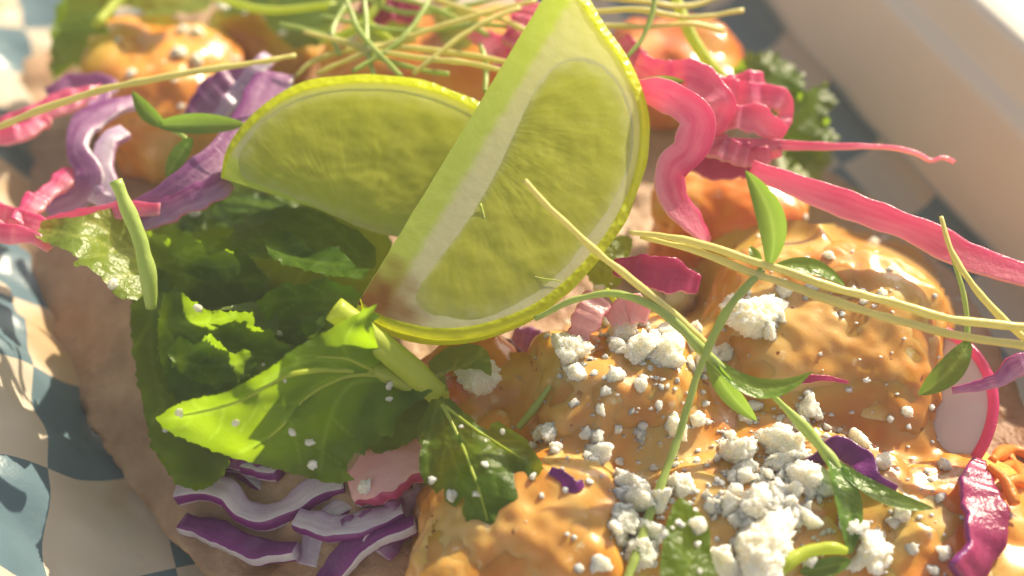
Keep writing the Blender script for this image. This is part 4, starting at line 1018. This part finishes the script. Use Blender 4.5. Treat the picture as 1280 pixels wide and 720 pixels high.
SML = [crumb_mesh(300 + i, 3, 5, .4) for i in range(6)]
ncrumb = 0
def crumb(px, py, rpx, label, group, off=None, sq=1.0, big=None):
    global ncrumb
    p0 = S(px, py); dpt = (p0 - EYE) @ FW
    r = rpx * dpt / F
    n_ = Sn(px, py)
    if n_ @ FW > 0: n_ = -n_
    p = p0 + n_ * r * (rng.uniform(-.05, .35) if off is None else off)
    pool = BIG if r > .17 else MID if r > .055 else SML
    o = bpy.data.objects.new('cheese_crumb', rng.choice(pool)); COL.objects.link(o)
    o.location = p * CM; sc = r / .60
    o.scale = (sc * rng.uniform(.8, 1.3), sc * rng.uniform(.8, 1.2), sc * rng.uniform(.65, 1.05) * sq)
    o.rotation_euler = (rng.uniform(0, 6.3), rng.uniform(0, 6.3), rng.uniform(0, 6.3))
    tag(o, label, 'cheese', group); ncrumb += 1
    return o
LUMPS = [(712, 440, 22, 'tall white cheese lump at the left edge of the tan chunk'), (722, 468, 19, 'cheese lump under the tallest one on the tan chunk'),
         (778, 418, 27, 'big cheese lump in the middle of the tan chunk top'), (800, 440, 22, 'cheese lump crowding the middle lump on the tan chunk'), (832, 442, 24, 'rounded cheese lump beside the tall sprout stem'),
         (852, 386, 27, 'smooth cream cheese lump behind the bent sprout'), (818, 378, 18, 'cheese lump wedged behind the pale crossing stem'),
         (938, 402, 34, 'largest cheese lump beneath the arching sprout leaf'), (920, 385, 18, 'cheese lump touching the tall sprout stem'), (960, 415, 16, 'cheese knob on the right of the largest lump'),
         (878, 450, 20, 'cheese lump behind the tall sprout stem'), (770, 470, 11, 'small cheese knob below the middle lump'), (800, 482, 12, 'cheese knob low on the tan chunk'), (745, 547, 12, 'flat cheese flake alone on the tan sauce'),
         (690, 541, 14, 'cheese lump left of the flat flake on the tan sauce'), (695, 562, 10, 'cheese knob under the lump left of the flat flake'), (841, 532, 17, 'cheese lump left of the tall sprout low down'), (870, 525, 14, 'cheese lump right of the tall sprout low down'),
         (600, 470, 30, 'cream cheese lump between pale bent leaf and orange chunk'), (948, 694, 46, 'huge pale cheese lump under the thick bright stem'), (1085, 690, 30, 'pale cheese lump right of the drooping sprout leaf'), (905, 700, 26, 'cheese lump between the dark glossy leaf and the huge lump'),
         (945, 635, 28, 'smooth angular cheese lump in the middle of the heap'), (1005, 600, 24, 'cheese lump at the crest of the heap'), (925, 568, 26, 'cheese lump at the upper left of the heap'), (980, 560, 26, 'cheese lump at the top of the heap near the fork'),
         (1010, 510, 15, 'cheese lump on the slope above the sprout fork'), (1132, 515, 10, 'lone white cheese dot below the long stems'), (1072, 552, 14, 'cheese lump resting on the dark purple curl'), (790, 610, 20, 'shaded cheese lump left of the long sprout stem'),
         (775, 650, 20, 'shaded cheese lump below its neighbour left of the stem'), (800, 690, 26, 'shaded cheese lump between the stem and the dark leaf'), (1180, 690, 12, 'cheese lump on the bright orange chunk'), (750, 705, 14, 'cheese lump at the lower left of the stem'),
         (1015, 360, 9, 'cheese knob beside the arching sprout leaf'), (980, 364, 12, 'cheese knob right above the largest lump'), (868, 345, 12, 'cheese knob on the magenta flake')]
for px, py, r, lab in LUMPS: crumb(px, py, r * .88, lab, 'larger lumps of crumbled cheese', off=.25)
def scatter(n, cx, cy, sx, sy, r0, r1, label, group):
    for _ in range(n):
        px, py = rng.gauss(cx, sx), rng.gauss(cy, sy)
        crumb(px, py, r0 + (r1 - r0) * rng.random() ** 2.2, label, group)
G = 'small crumbs of cheese'
scatter(98, 972, 606, 58, 54, 4, 18, 'crumb in the shaded heap of white cheese below the sprout fork', G)
scatter(26, 800, 645, 28, 46, 5, 20, 'shaded cheese crumb along the long sprout stem', G)
scatter(34, 800, 440, 55, 38, 4, 13, 'sunlit cheese crumb among the lumps on the tan chunk', G)
scatter(16, 780, 530, 60, 28, 3, 9, 'cheese speck on the shaded tan sauce', G)
scatter(20, 1060, 370, 75, 50, 3, 8, 'cheese speck on the large sauced chunk under the long stems', G)
scatter(22, 1160, 620, 55, 55, 3, 11, 'cheese speck on the bright orange chunk', G)
scatter(10, 930, 400, 40, 26, 5, 12, 'cheese crumb around the largest lump', G)
scatter(14, 270, 75, 55, 35, 5, 12, 'blurred cheese crumb on the far chunks', G)
scatter(12, 640, 560, 45, 40, 3, 8, 'cheese speck on the amber chunk', G)
rebuild()
for px, py, r in [(225, 513, 6), (295, 527, 5), (367, 539, 5), (387, 551, 6), (391, 581, 6), (485, 482, 6), (485, 499, 4), (250, 384, 5), (140, 357, 7), (244, 268, 8), (350, 418, 4), (207, 538, 4), (540, 600, 6), (565, 618, 7), (356, 475, 3), (330, 455, 3)]:
    crumb(px, py, r, 'tiny white cheese crumb caught on a cilantro leaf', 'crumbs on the cilantro', off=.5)
o = crumb(457, 609, 10, 'single white cheese crumb perched on the pink onion piece', 'crumbs on the cilantro', off=.5)
o.location = D(457, 609, 15.95) * CM
# the finest cheese dust: too many and too small to pick apart
V, Fc = [], []
v0, f0 = ICO[2]
for (n_, cx, cy, sx, sy) in ((260, 968, 605, 62, 56), (120, 800, 440, 60, 45), (50, 790, 600, 60, 70), (45, 1060, 400, 90, 70), (35, 1160, 630, 60, 60), (30, 270, 80, 60, 40)):
    for _ in range(n_):
        px, py = rng.gauss(cx, sx), rng.gauss(cy, sy)
        p = S(px, py, .01); r = rng.uniform(.010, .022) + .03 * rng.random() ** 4; b = len(V); sd = rng.random() * 50
        for v in v0: V.append(p + v * r * (1 + .9 * nz(v, 1.6, sd)) * [1.3, 1, .8])
        Fc += [tuple(i + b for i in f) for f in f0]
o = mk('cheese_dust', V, Fc, CHEESE); o['kind'] = 'stuff'
tag(o, 'fine white cheese dust sprinkled over the sauced chunks', 'cheese')
print('crumbs', ncrumb)
for o in list(bpy.data.objects):
    if '_o' in o: del o['_o']

# ------------------------------------------------------------------ thin scattering volume added to imitate lens glare
k = NT('thin warm haze'); k.n.remove(k.b)
pv = k.n.new('ShaderNodeVolumePrincipled'); pv.inputs['Color'].default_value = (1, .96, .9, 1)
pv.inputs['Density'].default_value = VEIL_DENSITY; pv.inputs['Anisotropy'].default_value = .3
k.l.new(pv.outputs[0], k.out.inputs['Volume'])
x, y0, y1 = 62, -20, 18.6
V = [(a, b, c) for a in (-x, x) for b in (-x, x) for c in (y0, y1)]
o = mk('glare_veil', V, [(0, 1, 3, 2), (4, 6, 7, 5), (0, 4, 5, 1), (2, 3, 7, 6), (0, 2, 6, 4), (1, 5, 7, 3)], k.m, smooth=False)
o['kind'] = 'stuff'; tag(o, 'thin warm volume added over the whole tray to imitate lens glare', 'glare_veil')
